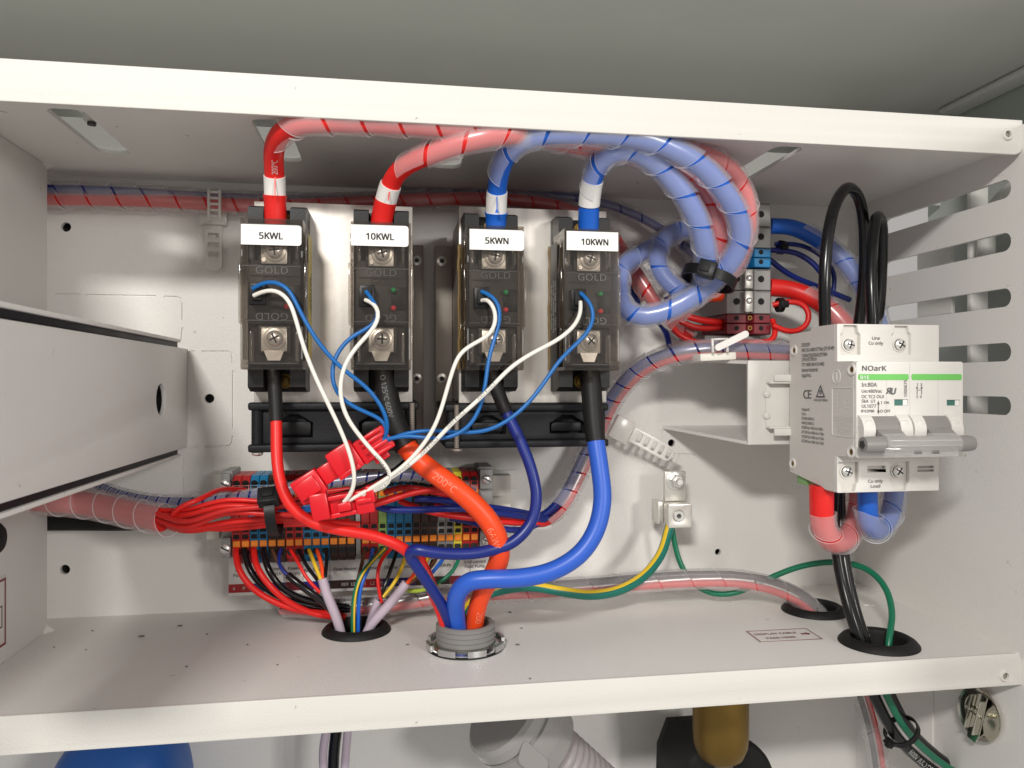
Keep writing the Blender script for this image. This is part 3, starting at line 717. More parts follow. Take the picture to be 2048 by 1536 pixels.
bm = NB(); prism(bm, [(-.0025, -.05), (.0025, -.05), (.0025, .045), (-.0025, .045)], W(550, 371, 3.735), (1, 0, 0), (0, 0, 1), (0, 1, 0), .004); obj('sleeve_seam', bm, M['red'], T)
wrap(T, p, r * 1.16, .165, S_at(p, 552, 286, 3.62), p.L, hand=1)
printed(T, p, r, [('200°C', .045, sm + .03, pi * .06, False)])
T, p, r = cable('power_cable', 'red cable from the 10KWL relay running up and right in spiral wrap', 'red', 19,
    [(762, 470, 3.86), (764, 435, 3.84), (772, 400, 3.80), (784, 362, 3.74), (805, 335, 3.66), (860, 308, 3.56), (930, 284, 3.49), (1010, 268, 3.475), (1080, 272, 3.54), (1160, 290, 3.64), (1240, 304, 3.71), (1300, 318, 3.75), (1360, 346, 3.77), (1405, 380, 3.78), (1430, 430, 3.80), (1438, 480, 3.85), (1428, 530, 3.93), (1405, 575, 4.02), (1370, 612, 4.15), (1340, 640, 4.3)], 'upper power cables of the relays', n=16)
sleeve(T, p, r * 1.15, 0, S_at(p, 770, 405, 3.80), 'red', 'heat_shrink')
sleeve(T, p, r * 1.12, S_at(p, 770, 405, 3.80), S_at(p, 781, 366, 3.75), 'white', 'marker_sleeve')
bm = NB(); prism(bm, [(-.004, -.04), (.001, -.042), (.012, .03), (.006, .032)], W(777, 384, 3.72), (1, 0, 0), (0, 0, 1), (0, 1, 0), .004); obj('sleeve_seam', bm, M['red'], T)
wrap(T, p, r * 1.16, .18, S_at(p, 795, 342, 3.68), p.L, hand=-1)
T, p, r = cable('power_cable', 'blue spiral wrapped cable from the 5KWN relay forming the outer big loop', 'blue', 19,
    [(991, 480, 3.86), (992, 445, 3.84), (993, 405, 3.80), (996, 360, 3.72), (1008, 318, 3.62), (1035, 284, 3.53), (1085, 268, 3.485), (1150, 266, 3.475), (1220, 268, 3.475), (1290, 278, 3.48), (1350, 300, 3.50), (1405, 335, 3.54), (1450, 385, 3.60), (1478, 435, 3.66), (1483, 480, 3.72), (1462, 525, 3.80), (1428, 562, 3.88), (1385, 595, 3.95), (1335, 622, 4.0), (1285, 634, 4.05), (1250, 620, 4.12), (1238, 580, 4.2), (1245, 535, 4.28), (1285, 505, 4.35), (1330, 480, 4.4), (1375, 455, 4.45), (1440, 448, 4.5), (1500, 450, 4.5)], 'upper power cables of the relays', n=16)
sleeve(T, p, r * 1.10, 0, S_at(p, 993, 424, 3.82), 'blue', 'heat_shrink', rf=lambda f: 1.0 + .12 * max(0, (f - .85) / .15))
sleeve(T, p, r * 1.10, S_at(p, 993, 421, 3.82), S_at(p, 994, 384, 3.76), 'white', 'marker_sleeve')
bm = NB(); prism(bm, [(-.010, -.055), (.010, -.055), (.0025, -.035), (.0025, .025), (.012, .048), (-.012, .048), (-.0025, .025), (-.0025, -.035)], W(994, 403, 3.725), (1, 0, 0), (0, 0, 1), (0, 1, 0), .004); obj('sleeve_seam', bm, M['blue'], T)
wrap(T, p, r * 1.18, .185, S_at(p, 997, 362, 3.72), p.L, hand=-1)
T, p, r = cable('power_cable', 'blue spiral wrapped cable from the 10KWN relay forming the inner loop', 'blue', 19,
    [(1177, 480, 3.86), (1177, 450, 3.84), (1178, 410, 3.80), (1185, 360, 3.72), (1198, 325, 3.64), (1225, 303, 3.58), (1262, 300, 3.56), (1300, 318, 3.58), (1340, 355, 3.62), (1378, 405, 3.66), (1402, 460, 3.72), (1412, 515, 3.80), (1408, 560, 3.92), (1388, 600, 4.05), (1370, 590, 4.15), (1345, 572, 4.2), (1322, 545, 4.25), (1315, 510, 4.3), (1330, 475, 4.35), (1370, 458, 4.4), (1440, 470, 4.45), (1500, 480, 4.5)], 'upper power cables of the relays', n=16)
sleeve(T, p, r * 1.10, 0, S_at(p, 1177, 415, 3.80), 'blue', 'heat_shrink')
sleeve(T, p, r * 1.12, S_at(p, 1177, 408, 3.80), S_at(p, 1183, 362, 3.72), 'white', 'marker_sleeve')
wrap(T, p, r * 1.16, .18, S_at(p, 1179, 392, 3.78), p.L, hand=-1)
# zip tie round the loops
def tie(name, label, c, ax, r1, r2, w_=.05, m='black', head=(.075, .05, .05), tail=0, ang=0, cat='cable tie'):
    """flattened strap ring round a bundle: centre, bundle axis, in-plane radius, depth radius"""
    c = Vector(c); ax = Vector(ax).normalized(); v = Vector((0, 1, 0)); v = (v - ax * v.dot(ax)).normalized(); u = ax.cross(v)
    t = thing(name, label, cat, c)
    bm = NB(); n = 40; rows = []
    for k in range(n):
        a = 2 * pi * k / n; d = u * cos(a) * r1 + v * sin(a) * r2; nn = (u * cos(a) + v * sin(a)) * .009
        rows.append([bm.verts.new(c + d - ax * w_ / 2), bm.verts.new(c + d + nn - ax * w_ / 2), bm.verts.new(c + d + nn + ax * w_ / 2), bm.verts.new(c + d + ax * w_ / 2)])
    for k in range(n):
        a, b = rows[k], rows[(k + 1) % n]
        for j in range(4): bm.faces.new((a[j], a[(j + 1) % 4], b[(j + 1) % 4], b[j]))
    obj('strap', bm, M[m], t)
    a = ang; hp = c + u * cos(a) * (r1 + head[2] * .2) + v * sin(a) * (r2 + head[2] * .3)
    nn = (u * cos(a) + v * sin(a)).normalized(); tt = ax.cross(nn)
    Mx = Matrix.Translation(hp) @ Matrix((tt, ax, nn)).transposed().to_4x4()
    bm = NB(); box(bm, (-head[0] / 2, -head[1] / 2, -head[2] / 2), (head[0] / 2, head[1] / 2, head[2] / 2), .006, M=Mx)
    hd = obj('head', bm, M[m], t)
    bm = NB(); box(bm, (-head[0] * .32, -head[1] * .25, head[2] / 2 + .001), (head[0] * .2, head[1] * .25, head[2] / 2 + .008), .002, M=Mx); obj('latch', bm, M['rubber'], hd)
    if tail:
        bm = NB(); box(bm, (head[0] / 2, -w_ / 2 * .8, -.004), (head[0] / 2 + tail, w_ / 2 * .8, .004), .002, M=Mx); obj('tail', bm, M[m], t)
    return t
tie('zip_tie', 'wide black releasable tie holding the blue and red loops together', W(1418, 557, 3.86), (.35, 0, .93), .135, .14, .055, head=(.09, .085, .06), ang=-pi * .33)

# --- lower load cables ---
T, p, r = cable('power_cable', 'medium red cable dropping from the 5KWL relay and sweeping right to the grey fitting', 'red', 11,
    [(545, 700, 3.88), (547, 740, 3.86), (551, 800, 3.83), (553, 860, 3.80), (554, 920, 3.77), (562, 970, 3.74), (583, 1015, 3.72), (620, 1044, 3.71), (680, 1060, 3.71), (740, 1070, 3.71), (785, 1085, 3.72), (822, 1108, 3.76), (850, 1150, 3.80), (872, 1200, 3.86), (890, 1250, 3.91), (897, 1300, 3.93), (900, 1340, 3.94)], 'lower power cables of the relays', n=14)
sleeve(T, p, r * 1.20, 0, S_at(p, 552, 845, 3.81), 'shrink', 'heat_shrink', rf=lambda f: 1.12 - .14 * f)
T, p, r = cable('power_cable', 'thick orange-red silicone cable from the 10KWL relay curving down into the grey fitting', 'orange', 20.5,
    [(764, 700, 3.88), (767, 745, 3.86), (774, 790, 3.84), (788, 845, 3.81), (812, 893, 3.78), (850, 932, 3.75), (905, 972, 3.72), (955, 1015, 3.71), (990, 1062, 3.71), (1001, 1110, 3.74), (985, 1150, 3.80), (962, 1190, 3.86), (950, 1240, 3.92), (948, 1290, 3.95), (946, 1340, 3.96)], 'lower power cables of the relays', n=18, rf=lambda f: 1.0 - .16 * max(0, (f - .6) / .4))
sleeve(T, p, r * 1.03, 0, S_at(p, 772, 790, 3.84), 'shrink', 'heat_shrink', rf=lambda f: .98 + .08 * f)
sleeve(T, p, r * 1.15, S_at(p, 772, 782, 3.84), S_at(p, 812, 888, 3.78), 'shrink', 'heat_shrink', rf=lambda f: .97 + .06 * f)
s_ = S_at(p, 875, 945, 3.74)
printed(T, p, r, [('200°C', .058, s_, -pi * .02 + .35, False), ('6AWG', .055, S_at(p, 985, 1045, 3.71) , .5, False), ('200', .055, S_at(p, 955, 1215, 3.88), .1, False)], 'pprint')
printed(T, p, r * 1.18, [('O 125°C 600V', .042, S_at(p, 768, 758, 3.86), .1, False)], 'dprint')
T, p, r = cable('power_cable', 'navy blue cable from the 5KWN relay looping out right then back left', 'navy', 11.5,
    [(982, 700, 3.88), (984, 745, 3.86), (998, 790, 3.83), (1018, 835, 3.80), (1042, 885, 3.77), (1063, 940, 3.74), (1073, 995, 3.72), (1062, 1045, 3.71), (1025, 1085, 3.70), (970, 1103, 3.70), (910, 1108, 3.69), (860, 1104, 3.69), (829, 1099, 3.70), (818, 1106, 3.73), (835, 1135, 3.76), (862, 1175, 3.80), (886, 1215, 3.85), (904, 1265, 3.91), (909, 1310, 3.94), (912, 1340, 3.95)], 'lower power cables of the relays', n=14, step=.012)
sleeve(T, p, r * 1.25, 0, S_at(p, 1013, 828, 3.80), 'shrink', 'heat_shrink', rf=lambda f: 1.3 - .3 * min(1, f * 1.3))
T, p, r = cable('power_cable', 'thick bright blue cable from the 10KWN relay sweeping down and left into the grey fitting', 'blue2', 18.5,
    [(1180, 700, 3.88), (1181, 745, 3.86), (1184, 800, 3.83), (1190, 870, 3.79), (1200, 940, 3.75), (1205, 1000, 3.72), (1192, 1060, 3.70), (1160, 1108, 3.69), (1105, 1142, 3.69), (1040, 1156, 3.70), (980, 1158, 3.72), (935, 1164, 3.75), (914, 1190, 3.80), (912, 1230, 3.88), (918, 1280, 3.93), (920, 1340, 3.94)], 'lower power cables of the relays', n=18, step=.015)
sleeve(T, p, r * 1.15, 0, S_at(p, 1191, 885, 3.78), 'shrink', 'heat_shrink', rf=lambda f: 1.05 if f < .3 else 1.12 - .18 * f)

# --- thin control wires ---
CW = [('thin blue wire from the 5KWL relay swinging down to the red connector', 'wblue', [(506, 577, 3.655), (520, 567, 3.63), (548, 562, 3.60), (575, 575, 3.58), (592, 606, 3.57), (612, 645, 3.56), (642, 692, 3.55), (685, 738, 3.55), (728, 770, 3.55), (758, 805, 3.56), (776, 845, 3.57), (776, 868, 3.59), (766, 884, 3.62)]),
  ('thin white wire from the 5KWL relay running steeply down to the lower connector', 'wwhite', [(508, 591, 3.655), (525, 582, 3.62), (552, 579, 3.59), (576, 597, 3.57), (592, 640, 3.56), (606, 690, 3.55), (630, 752, 3.54), (655, 805, 3.53), (682, 862, 3.53), (702, 915, 3.53), (710, 960, 3.54), (703, 990, 3.56), (688, 1004, 3.58)]),
  ('thin blue wire from the 10KWL relay bowing left before the red connector', 'wblue', [(732, 583, 3.655), (745, 600, 3.62), (757, 622, 3.60), (758, 642, 3.60), (738, 656, 3.60), (705, 672, 3.60), (678, 700, 3.60), (664, 735, 3.59), (668, 775, 3.58), (690, 803, 3.58), (725, 822, 3.58), (760, 836, 3.58), (779, 852, 3.58), (772, 872, 3.60), (766, 886, 3.62)]),
  ('thin white wire from the 10KWL relay making a tall left bow', 'wwhite', [(731, 600, 3.655), (748, 606, 3.61), (761, 622, 3.58), (757, 645, 3.57), (735, 670, 3.56), (706, 702, 3.55), (685, 742, 3.54), (680, 785, 3.54), (692, 832, 3.54), (722, 875, 3.54), (752, 910, 3.54), (778, 938, 3.54), (786, 958, 3.55), (772, 974, 3.56), (742, 983, 3.58)]),
  ('thin blue wire from the 5KWN relay dropping then turning left', 'wblue', [(963, 583, 3.655), (982, 589, 3.62), (998, 608, 3.60), (1000, 640, 3.58), (988, 680, 3.56), (976, 725, 3.55), (970, 775, 3.54), (957, 822, 3.54), (938, 853, 3.54), (905, 873, 3.55), (860, 877, 3.56), (815, 871, 3.58), (766, 880, 3.61)]),
  ('thin white wire from the 5KWN relay bending left and down', 'wwhite', [(964, 601, 3.655), (972, 594, 3.62), (985, 608, 3.59), (993, 640, 3.56), (982, 668, 3.54), (950, 686, 3.53), (920, 706, 3.52), (903, 748, 3.52), (888, 800, 3.52), (870, 852, 3.52), (838, 900, 3.53), (800, 938, 3.54), (750, 972, 3.56), (692, 1004, 3.59)]),
  ('thin blue wire from the 10KWN relay making the long low arc', 'wblue', [(1161, 586, 3.655), (1176, 598, 3.62), (1188, 628, 3.60), (1178, 662, 3.58), (1150, 690, 3.57), (1118, 722, 3.56), (1092, 760, 3.56), (1062, 800, 3.56), (1020, 838, 3.56), (975, 861, 3.56), (920, 865, 3.57), (865, 861, 3.57), (815, 866, 3.58), (766, 884, 3.62)]),
  ('thin white printed wire from the 10KWN relay crossing the picture down left', 'wwhite', [(1161, 604, 3.655), (1161, 625, 3.60), (1150, 650, 3.56), (1115, 680, 3.53), (1065, 706, 3.51), (1020, 736, 3.50), (985, 772, 3.50), (950, 806, 3.50), (915, 836, 3.51), (880, 872, 3.52), (845, 908, 3.53), (805, 940, 3.55), (765, 966, 3.56), (725, 990, 3.58)])]
for lb, m_, pts in CW:
    gr = 'thin control wires'
    if 'printed' in lb or 'tall left' in lb:
        T, p, r = cable('control_wire', lb, m_, 4.3, pts, gr, 'wire', n=10)
        printed(T, p, r, [('E70218 AWM', .022, p.L * f, .0, False) for f in ((.45, .58, .70, .82) if 'printed' in lb else (.78, .88))], 'gink')
    else: cable('control_wire', lb, m_, 4.2, pts, gr, 'wire', n=10, whole=True)

# --- red tap connectors ---
def frame(px, py, Y, ang):
    o = W(px, py, Y); a = R(ang); u = Vector((cos(a), 0, sin(a))); v = Vector((-sin(a), 0, cos(a))); w_ = Vector((0, -1, 0))
    return Matrix.Translation(o) @ Matrix((u, w_, v)).transposed().to_4x4()   # local x along, y toward the viewer, z up
k_ = 3.6 / F_PX
def bx(t, name, Mx, x0, x1, y0, y1, z0, z1, bev=.008, m='conn'):
    bm = NB(); box(bm, (x0 * k_, y0 * k_, z0 * k_), (x1 * k_, y1 * k_, z1 * k_), bev, M=Mx); return obj(name, bm, M[m], t, ang=25)
Mx = frame(685, 928, 3.66, 33)
t = thing('tap_connector', 'upper red plastic tap connector chain slanting up to the blue wires', 'connector', W(685, 928, 3.66), 'red wire tap connectors')
bx(t, 'hinged_clamp', Mx, -104, -48, -14, 22, -26, 24); bx(t, 'clamp_lid', Mx, -100, -56, 22.3, 31, -18, 16, .005)
bx(t, 'neck', Mx, -47.5, -18, -10, 14, -18, 20)
bx(t, 'tab_body', Mx, -17.5, 38, -16, 30, -24, 34); bx(t, 'body_rib', Mx, -17, 30, 30.3, 36, -24, -15, .003)
bx(t, 'spade_housing', Mx, 38.5, 108, -12, 22, -26, 24)
for z in (-24, -10, 6, 17): bx(t, 'grip_rib', Mx, 50, 100, 22.3, 30, z, z + 6, .003)
bx(t, 'latch', Mx, 56, 88, -4, 12, -38, -26.3, .005)
bm = NB(); 
for z in (-12, 6): box(bm, (108.2 * k_, -2 * k_, z * k_), (109.5 * k_, 8 * k_, (z + 9) * k_), 0, M=Mx)
obj('wire_entry', bm, M['tcrim'], t)
Mx = frame(688, 1006, 3.62, 10)
t = thing('tap_connector', 'lower red plastic tap connector taking the white wires', 'connector', W(688, 1006, 3.62), 'red wire tap connectors')
bx(t, 'hinged_clamp', Mx, -62, -28, -14, 24, -22, 30); bx(t, 'clamp_floor', Mx, -27.5, 22, -14, 8, -24, 20, .006)
bx(t, 'clamp_rim', Mx, -27.5, 22, 8.3, 22, 12, 20, .004); bx(t, 'clamp_rim', Mx, -27.5, 22, 8.3, 16, -24, -15, .004)
bx(t, 'clamp_lid', Mx, -12, 14, 8.3, 26, -13, 4, .006)
bx(t, 'tab_body', Mx, 22.5, 58, -12, 20, -26, 20); bx(t, 'body_rib', Mx, 26, 54, 20.3, 28, -4, 4, .003)
bx(t, 'wire_collar', Mx, 46, 62, -6, 26, -6, 26, .006)
bm = NB(); a_ = Mx @ Vector((62.2 * k_, 10 * k_, 10 * k_)); lathe(bm, [(8 * k_, 0), (8 * k_, .003)], a_, Mx.to_3x3() @ Vector((1, 0, 0)), 14); obj('wire_entry', bm, M['tcrim'], t)

# --- red wire bundle ---
random.seed(3)
bund = [(1028, 4.02, 1000, [(690, 985), (790, 948), (830, 915)], 4.8), (1033, 4.10, 1006, [(640, 985), (700, 978)], 5), (1039, 4.00, 1012, [(630, 1000), (680, 985), (740, 985)], 5.5), (1044, 4.08, 1019, [(620, 1018), (670, 1020), (720, 1015)], 5.5),
        (1048, 3.98, 1026, [(620, 1030), (680, 1025), (750, 1010), (830, 985), (880, 978)], 5.5), (1051, 4.06, 1033, [(620, 1038), (670, 1032)], 6), (1054, 4.12, 1040, [(620, 1042), (670, 1045), (720, 1048)], 5.5), (1036, 3.95, 1009, [(610, 1006), (650, 1000), (720, 1003)], 5),
        (1043, 4.15, 1046, [(630, 1048), (700, 1042)], 5.5)]
names = ['slack upper', 'second', 'bowed', 'middle', 'long', 'lower middle', 'second lowest', 'front', 'lowest']
for i, (yl, Y, yt, tail, rp) in enumerate(bund):
    pts = [(312, 1020 + (yl - 1028) * .9, Y + .07), (370, yl + (8 if i > 3 else -8 if i in (0, 2) else 2), Y), (450, yt + (12 if i > 4 else 0), Y - .03), (548, yt + 3, Y - .05)] + [(x, y, Y - .02 if Y < 4.08 else Y) for x, y in tail]
    cable('hookup_wire', 'red wire of the big bundle, the %s one through the black tie' % names[i], ('red', 'dred', 'red')[i % 3], rp, pts, 'red wires of the left bundle', 'wire', n=10, whole=True)
cable('hookup_wire', 'red wire arching from the bundle up over the blue wrapped cable', 'red', 5, [(345, 1030, 4.0), (355, 1015, 3.98), (390, 1003, 3.98), (425, 985, 4.1), (450, 978, 4.25), (490, 980, 4.38)], None, 'wire', n=10, whole=True)
cable('hookup_wire', 'thin black wire slanting under the white wires by the lower connector', 'bcable', 3, [(560, 1010, 3.95), (640, 995, 3.9), (720, 975, 3.85), (790, 938, 3.85), (815, 915, 3.88)], None, 'wire', n=8, whole=True)
cable('hookup_wire', 'short bright blue wire between the red bundle and the lower connector', 'wblue', 6, [(560, 1020, 4.0), (610, 1020, 3.9), (645, 1012, 3.8)], None, 'wire', n=8, whole=True)
# pink wrap round the left part of the bundle
T = thing('bundle_wrap', 'milky pink spiral wrap round the red bundle at the left divider', 'spiral wrap', W(95, 1010, 4.35))
p = Path(PP([(60, 1000, 4.42), (130, 1003, 4.36), (200, 1012, 4.30), (270, 1028, 4.18), (340, 1042, 4.05)])); bm = NB(); wrap_mesh(bm, p, S(27, 4.2), .145, hand=1, band=1.04, flare=.05); obj('spiral_band', bm, [M['wrap'], M['wrap_edge']], T, ang=50)
bm = NB(); tube(bm, Path(PP([(60, 1000, 4.42), (130, 1003, 4.36), (200, 1012, 4.30), (270, 1028, 4.18), (325, 1040, 4.08)])), S(22, 4.2), 16); obj('wire_core', bm, M['dred'], T)
T, p, r = cable('control_loom', 'slim navy loom in spiral wrap running above the red bundle', 'navy', 8, [(120, 955, 4.66), (180, 965, 4.6), (230, 985, 4.5), (300, 1000, 4.4), (380, 1003, 4.35), (450, 998, 4.33), (520, 988, 4.3), (590, 975, 4.3), (680, 962, 4.3), (760, 952, 4.3), (830, 950, 4.3), (890, 962, 4.3), (950, 985, 4.3)], None, 'cable', n=12)
wrap(T, p, r * 1.35, .062, m='wrap', hand=-1, band=.8)
cable('drain_hose', 'thick black sleeve behind the red bundle on the left', 'rubber', 18, [(40, 1042, 4.66), (150, 1042, 4.66), (260, 1042, 4.6), (330, 1035, 4.6), (400, 1020, 4.66)], None, 'hose', n=16, whole=True)
tie('zip_tie', 'black tie with square head round the red wire bundle', W(548, 1022, 3.98), (1, 0, .1), .115, .135, .05, head=(.085, .10, .06), ang=-pi * .26)
# --- back wrapped run along the top ---
T, p, r = cable('wrapped_cable', 'red wrapped cable run along the top of the back wall', 'dred', 13, [(60, 396, 4.70), (200, 398, 4.70), (320, 401, 4.70), (430, 408, 4.70), (560, 412, 4.70), (700, 406, 4.70), (900, 398, 4.70), (1050, 402, 4.70), (1150, 425, 4.66), (1220, 480, 4.6), (1275, 550, 4.5), (1320, 620, 4.45), (1380, 670, 4.5)], 'back wall wrapped cables', n=14)
wrap(T, p, r * 1.40, .16, m='wrap2', hand=1)
T, p, r = cable('wrapped_cable', 'navy cable lying against the red one along the top of the back wall', 'navy', 9, [(60, 378, 4.68), (200, 381, 4.68), (320, 388, 4.70), (450, 395, 4.74), (700, 400, 4.76), (900, 388, 4.74), (1100, 392, 4.72), (1180, 400, 4.72), (1260, 425, 4.7), (1340, 470, 4.66), (1420, 540, 4.66), (1470, 600, 4.66)], 'back wall wrapped cables', n=12)
wrap(T, p, r * 1.4, .15, m='wrap2', hand=1)
# nylon cable clamps
def clamp(label, px, py, Y, ang, L, nslot, ring=None):
    Mx = frame(px, py, Y, ang)
    t = thing('cable_clamp', label, 'cable clamp', W(px, py, Y), 'adjustable nylon cable clamps')
    q = Y / F_PX
    o = rrect(0, -16 * q, L * q, 16 * q, 13 * q, 6, (1, 1, 0, 0))
    hs = [rrect((14 + k * 18) * q, -10 * q, (23 + k * 18) * q, 10 * q, 1.5 * q, 2) for k in range(nslot)]
    plate('slotted_strap', o, hs, .016, lambda u, v, w_: Mx @ Vector((u, w_, v)), M['nylont'], t, bev=.002)
    bm = NB(); box(bm, (-44 * q, -.03, -26 * q), (-1 * q, .022, 24 * q), .008, M=Mx); obj('adhesive_base', bm, M['nylont'], t)
    return t, Mx, q
clamp('white nylon clamp with slotted strap slanting between the fan and the earth lug', 1262, 868, 4.62, -28, 100, 6)
t, Mx, q = clamp('faint nylon clamp hanging strap down on the back wall left of the 5KWL relay', 428, 452, 4.765, -90, 85, 3)
bm = NB(); 
for dx in (-12, 10): box(bm, (W(428 + dx, 0, 4.60).x, 4.58, W(428, 442, 4.6).z), (W(428 + dx + 5, 0, 4.6).x, 4.60, W(428, 380, 4.6).z), .003)
for yy in (383, 395, 407, 419, 431): box(bm, (W(421, 400, 4.6).x, 4.581, W(428, yy + 4, 4.6).z), (W(438, 0, 4.6).x, 4.599, W(428, yy, 4.6).z), .002)
obj('ladder_strap', bm, M['nylont'], t)
t = thing('cable_clamp', 'open white nylon clamp holding the wrapped loom above the breaker bracket', 'cable clamp', W(1440, 700, 4.2), 'adjustable nylon cable clamps')
Mx = frame(1430, 712, 4.20, 3); q = 4.2 / F_PX
bm = NB(); box(bm, (-42 * q, -.12, -10 * q), (38 * q, .06, 6 * q), .008, M=Mx); obj('adhesive_base', bm, M['nylon'], t)
bm = NB(); prism(bm, rrect(-18 * q, -8 * q, 62 * q, 6 * q, 6.8 * q, 6), Mx @ Vector((0, .10, 22 * q)), Vector((.90, 0, .42)), Vector((-.42, 0, .90)), (0, -1, 0), .014); obj('tongue', bm, M['nylont'], t)
bm = NB(); 
for dx in (-22, 10): box(bm, (dx * q, .085, 6.3 * q), ((dx + 5) * q, .10, 36 * q), .003, M=Mx)
box(bm, (-16.6 * q, .086, 32 * q), (9.6 * q, .099, 36 * q), .002, M=Mx); obj('frame', bm, M['nylont'], t)
# --- right loom: from terminals to the breaker side ---
loom = [(1040, 1035, 4.45), (1085, 1040, 4.5), (1125, 1005, 4.56), (1160, 940, 4.62), (1195, 865, 4.64), (1228, 795, 4.62), (1275, 742, 4.5), (1335, 712, 4.35), (1400, 702, 4.27), (1470, 702, 4.22), (1570, 706, 4.2), (1660, 712, 4.2)]
T = thing('wiring_loom', 'wrapped loom of blue and red wires rising right of the terminal strip', 'loom', W(1085, 1040, 4.5))
offs = [(-9, -6, 'navy', 7.5), (7, -9, 'navy', 7.5), (9, 8, 'dred', 7), (-6, 9, 'blue', 7)]
for i, (dx, dy, mm, rp) in enumerate(offs):
    pts = [(x + dx * .7, y + dy, Y + (.02 if i % 2 else -.02)) for x, y, Y in loom]; p = Path(PP(pts)); bm = NB(); tube(bm, p, S(rp, 4.4), 10); obj('wire', bm, M[mm], T)
p = Path(PP(loom[1:])); bm = NB(); wrap_mesh(bm, p, S(21.5, 4.45), .13, hand=1, band=.90, flare=.10); obj('spiral_wrap', bm, [M['wrap'], M['wrap_edge']], T, ang=50)
fan_in = [('blue wire running right from the terminals into the wrap, top one', 'navy', 6.5, [(830, 998, 4.25), (880, 1000, 4.22), (960, 1012, 4.22), (1030, 1022, 4.35), (1088, 1034, 4.47)]),
  ('blue wire starting beside the lower connector and running right', 'navy', 7.0, [(745, 1008, 4.1), (765, 1018, 4.05), (830, 1020, 4.05), (920, 1017, 4.1), (1010, 1028, 4.25), (1088, 1040, 4.45)]),
  ('blue wire sagging lowest before the wrap', 'navy', 6.5, [(900, 1035, 4.3), (960, 1048, 4.25), (1020, 1060, 4.3), (1060, 1056, 4.4), (1095, 1035, 4.48)]),
  ('red wire running right from the terminals, upper', 'dred', 6, [(870, 1010, 4.3), (930, 1025, 4.25), (1010, 1035, 4.3), (1088, 1042, 4.46)]),
  ('red wire running right from the terminals, lower', 'red', 6, [(800, 1002, 4.3), (860, 1024, 4.22), (940, 1036, 4.22), (1020, 1045, 4.3), (1088, 1046, 4.46)]),
  ('red wire curling over the top terminals', 'dred', 6, [(770, 985, 4.2), (800, 975, 4.15), (860, 982, 4.18), (930, 1000, 4.3)]),
  ('red wire lying from the lower connector up right', 'dred', 6.5, [(735, 1012, 3.95), (770, 1000, 4.0), (830, 985, 4.05), (880, 978, 4.12), (930, 972, 4.3)])]
for lb, mm, rp, pts in fan_in: cable('hookup_wire', lb, mm, rp, pts, 'wires between terminals and right loom', 'wire', n=10, whole=True)

# --- wires at the right terminal stack ---
T, p, r = cable('power_cable', 'blue wrapped cable arching from the terminal stack behind the black loops and under the breaker', 'blue', 19,
    [(1540, 452, 4.5), (1585, 455, 4.48), (1640, 482, 4.4), (1695, 530, 4.3), (1735, 590, 4.2), (1760, 660, 4.1), (1775, 760, 4.02), (1785, 860, 3.97), (1790, 960, 3.9), (1780, 1030, 3.84), (1755, 1062, 3.76), (1738, 1045, 3.70), (1735, 1000, 3.68), (1735, 940, 3.68)], 'breaker supply cables', n=16)
wrap(T, p, r * 1.22, .17, S_at(p, 1600, 462, 4.46), S_at(p, 1737, 1020, 3.68), hand=-1, band=.96)
T, p, r = cable('power_cable', 'red wrapped cable arching from the terminal stack down behind and under the breaker', 'red', 21,
    [(1540, 575, 4.4), (1585, 580, 4.36), (1640, 605, 4.28), (1690, 650, 4.2), (1715, 720, 4.1), (1725, 850, 4.05), (1722, 960, 3.97), (1712, 1040, 3.88), (1690, 1080, 3.80), (1660, 1080, 3.73), (1645, 1050, 3.70), (1643, 1000, 3.68), (1643, 971, 3.68)], 'breaker supply cables', n=16, rf=lambda f: 1.0 if f < .75 else 1 + .14 * (f - .75) / .25)
wrap(T, p, r * 1.15, .18, S_at(p, 1605, 585, 4.35), S_at(p, 1644, 1025, 3.69), hand=-1, band=.96, flare=.12)
# flared wrap ends below the breaker
for px, py, lab in ((1643, 1060, 0), (1738, 1048, 1)):
    pass
for lb, pts in (('black cable looping tall out of the left breaker pole', [(1650, 700, 3.72), (1650, 650, 3.72), (1649, 560, 3.70), (1656, 470, 3.72), (1672, 405, 3.78), (1697, 374, 3.86), (1719, 398, 3.95), (1728, 450, 4.0), (1728, 550, 4.03), (1716, 660, 4.05), (1695, 800, 4.05), (1680, 950, 3.97), (1682, 1060, 3.88), (1694, 1150, 3.80), (1710, 1220, 3.74), (1732, 1290, 3.70), (1745, 1350, 3.68)]),
                ('black cable looping out of the right breaker pole', [(1746, 700, 3.72), (1746, 650, 3.72), (1742, 560, 3.74), (1745, 480, 3.80), (1754, 432, 3.90), (1764, 450, 4.0), (1764, 520, 4.06), (1758, 620, 4.08), (1730, 760, 4.08), (1690, 900, 4.02), (1668, 1000, 3.92), (1672, 1090, 3.84), (1686, 1170, 3.78), (1702, 1230, 3.72), (1722, 1290, 3.68), (1738, 1350, 3.66)])):
    T, p, r = cable('mains_cable', lb, 'bcable', 12.2, pts, 'black mains cables of the breaker', n=14)
    if 'left' in lb: printed(T, p, r, [('600V (UL) DRAWN CSA', .055, S_at(p, 1688, 1100, 3.84), .0, False)])
    else: printed(T, p, r, [('VW-1 600V (UL)', .055, S_at(p, 1684, 1165, 3.78), -.2, False)])
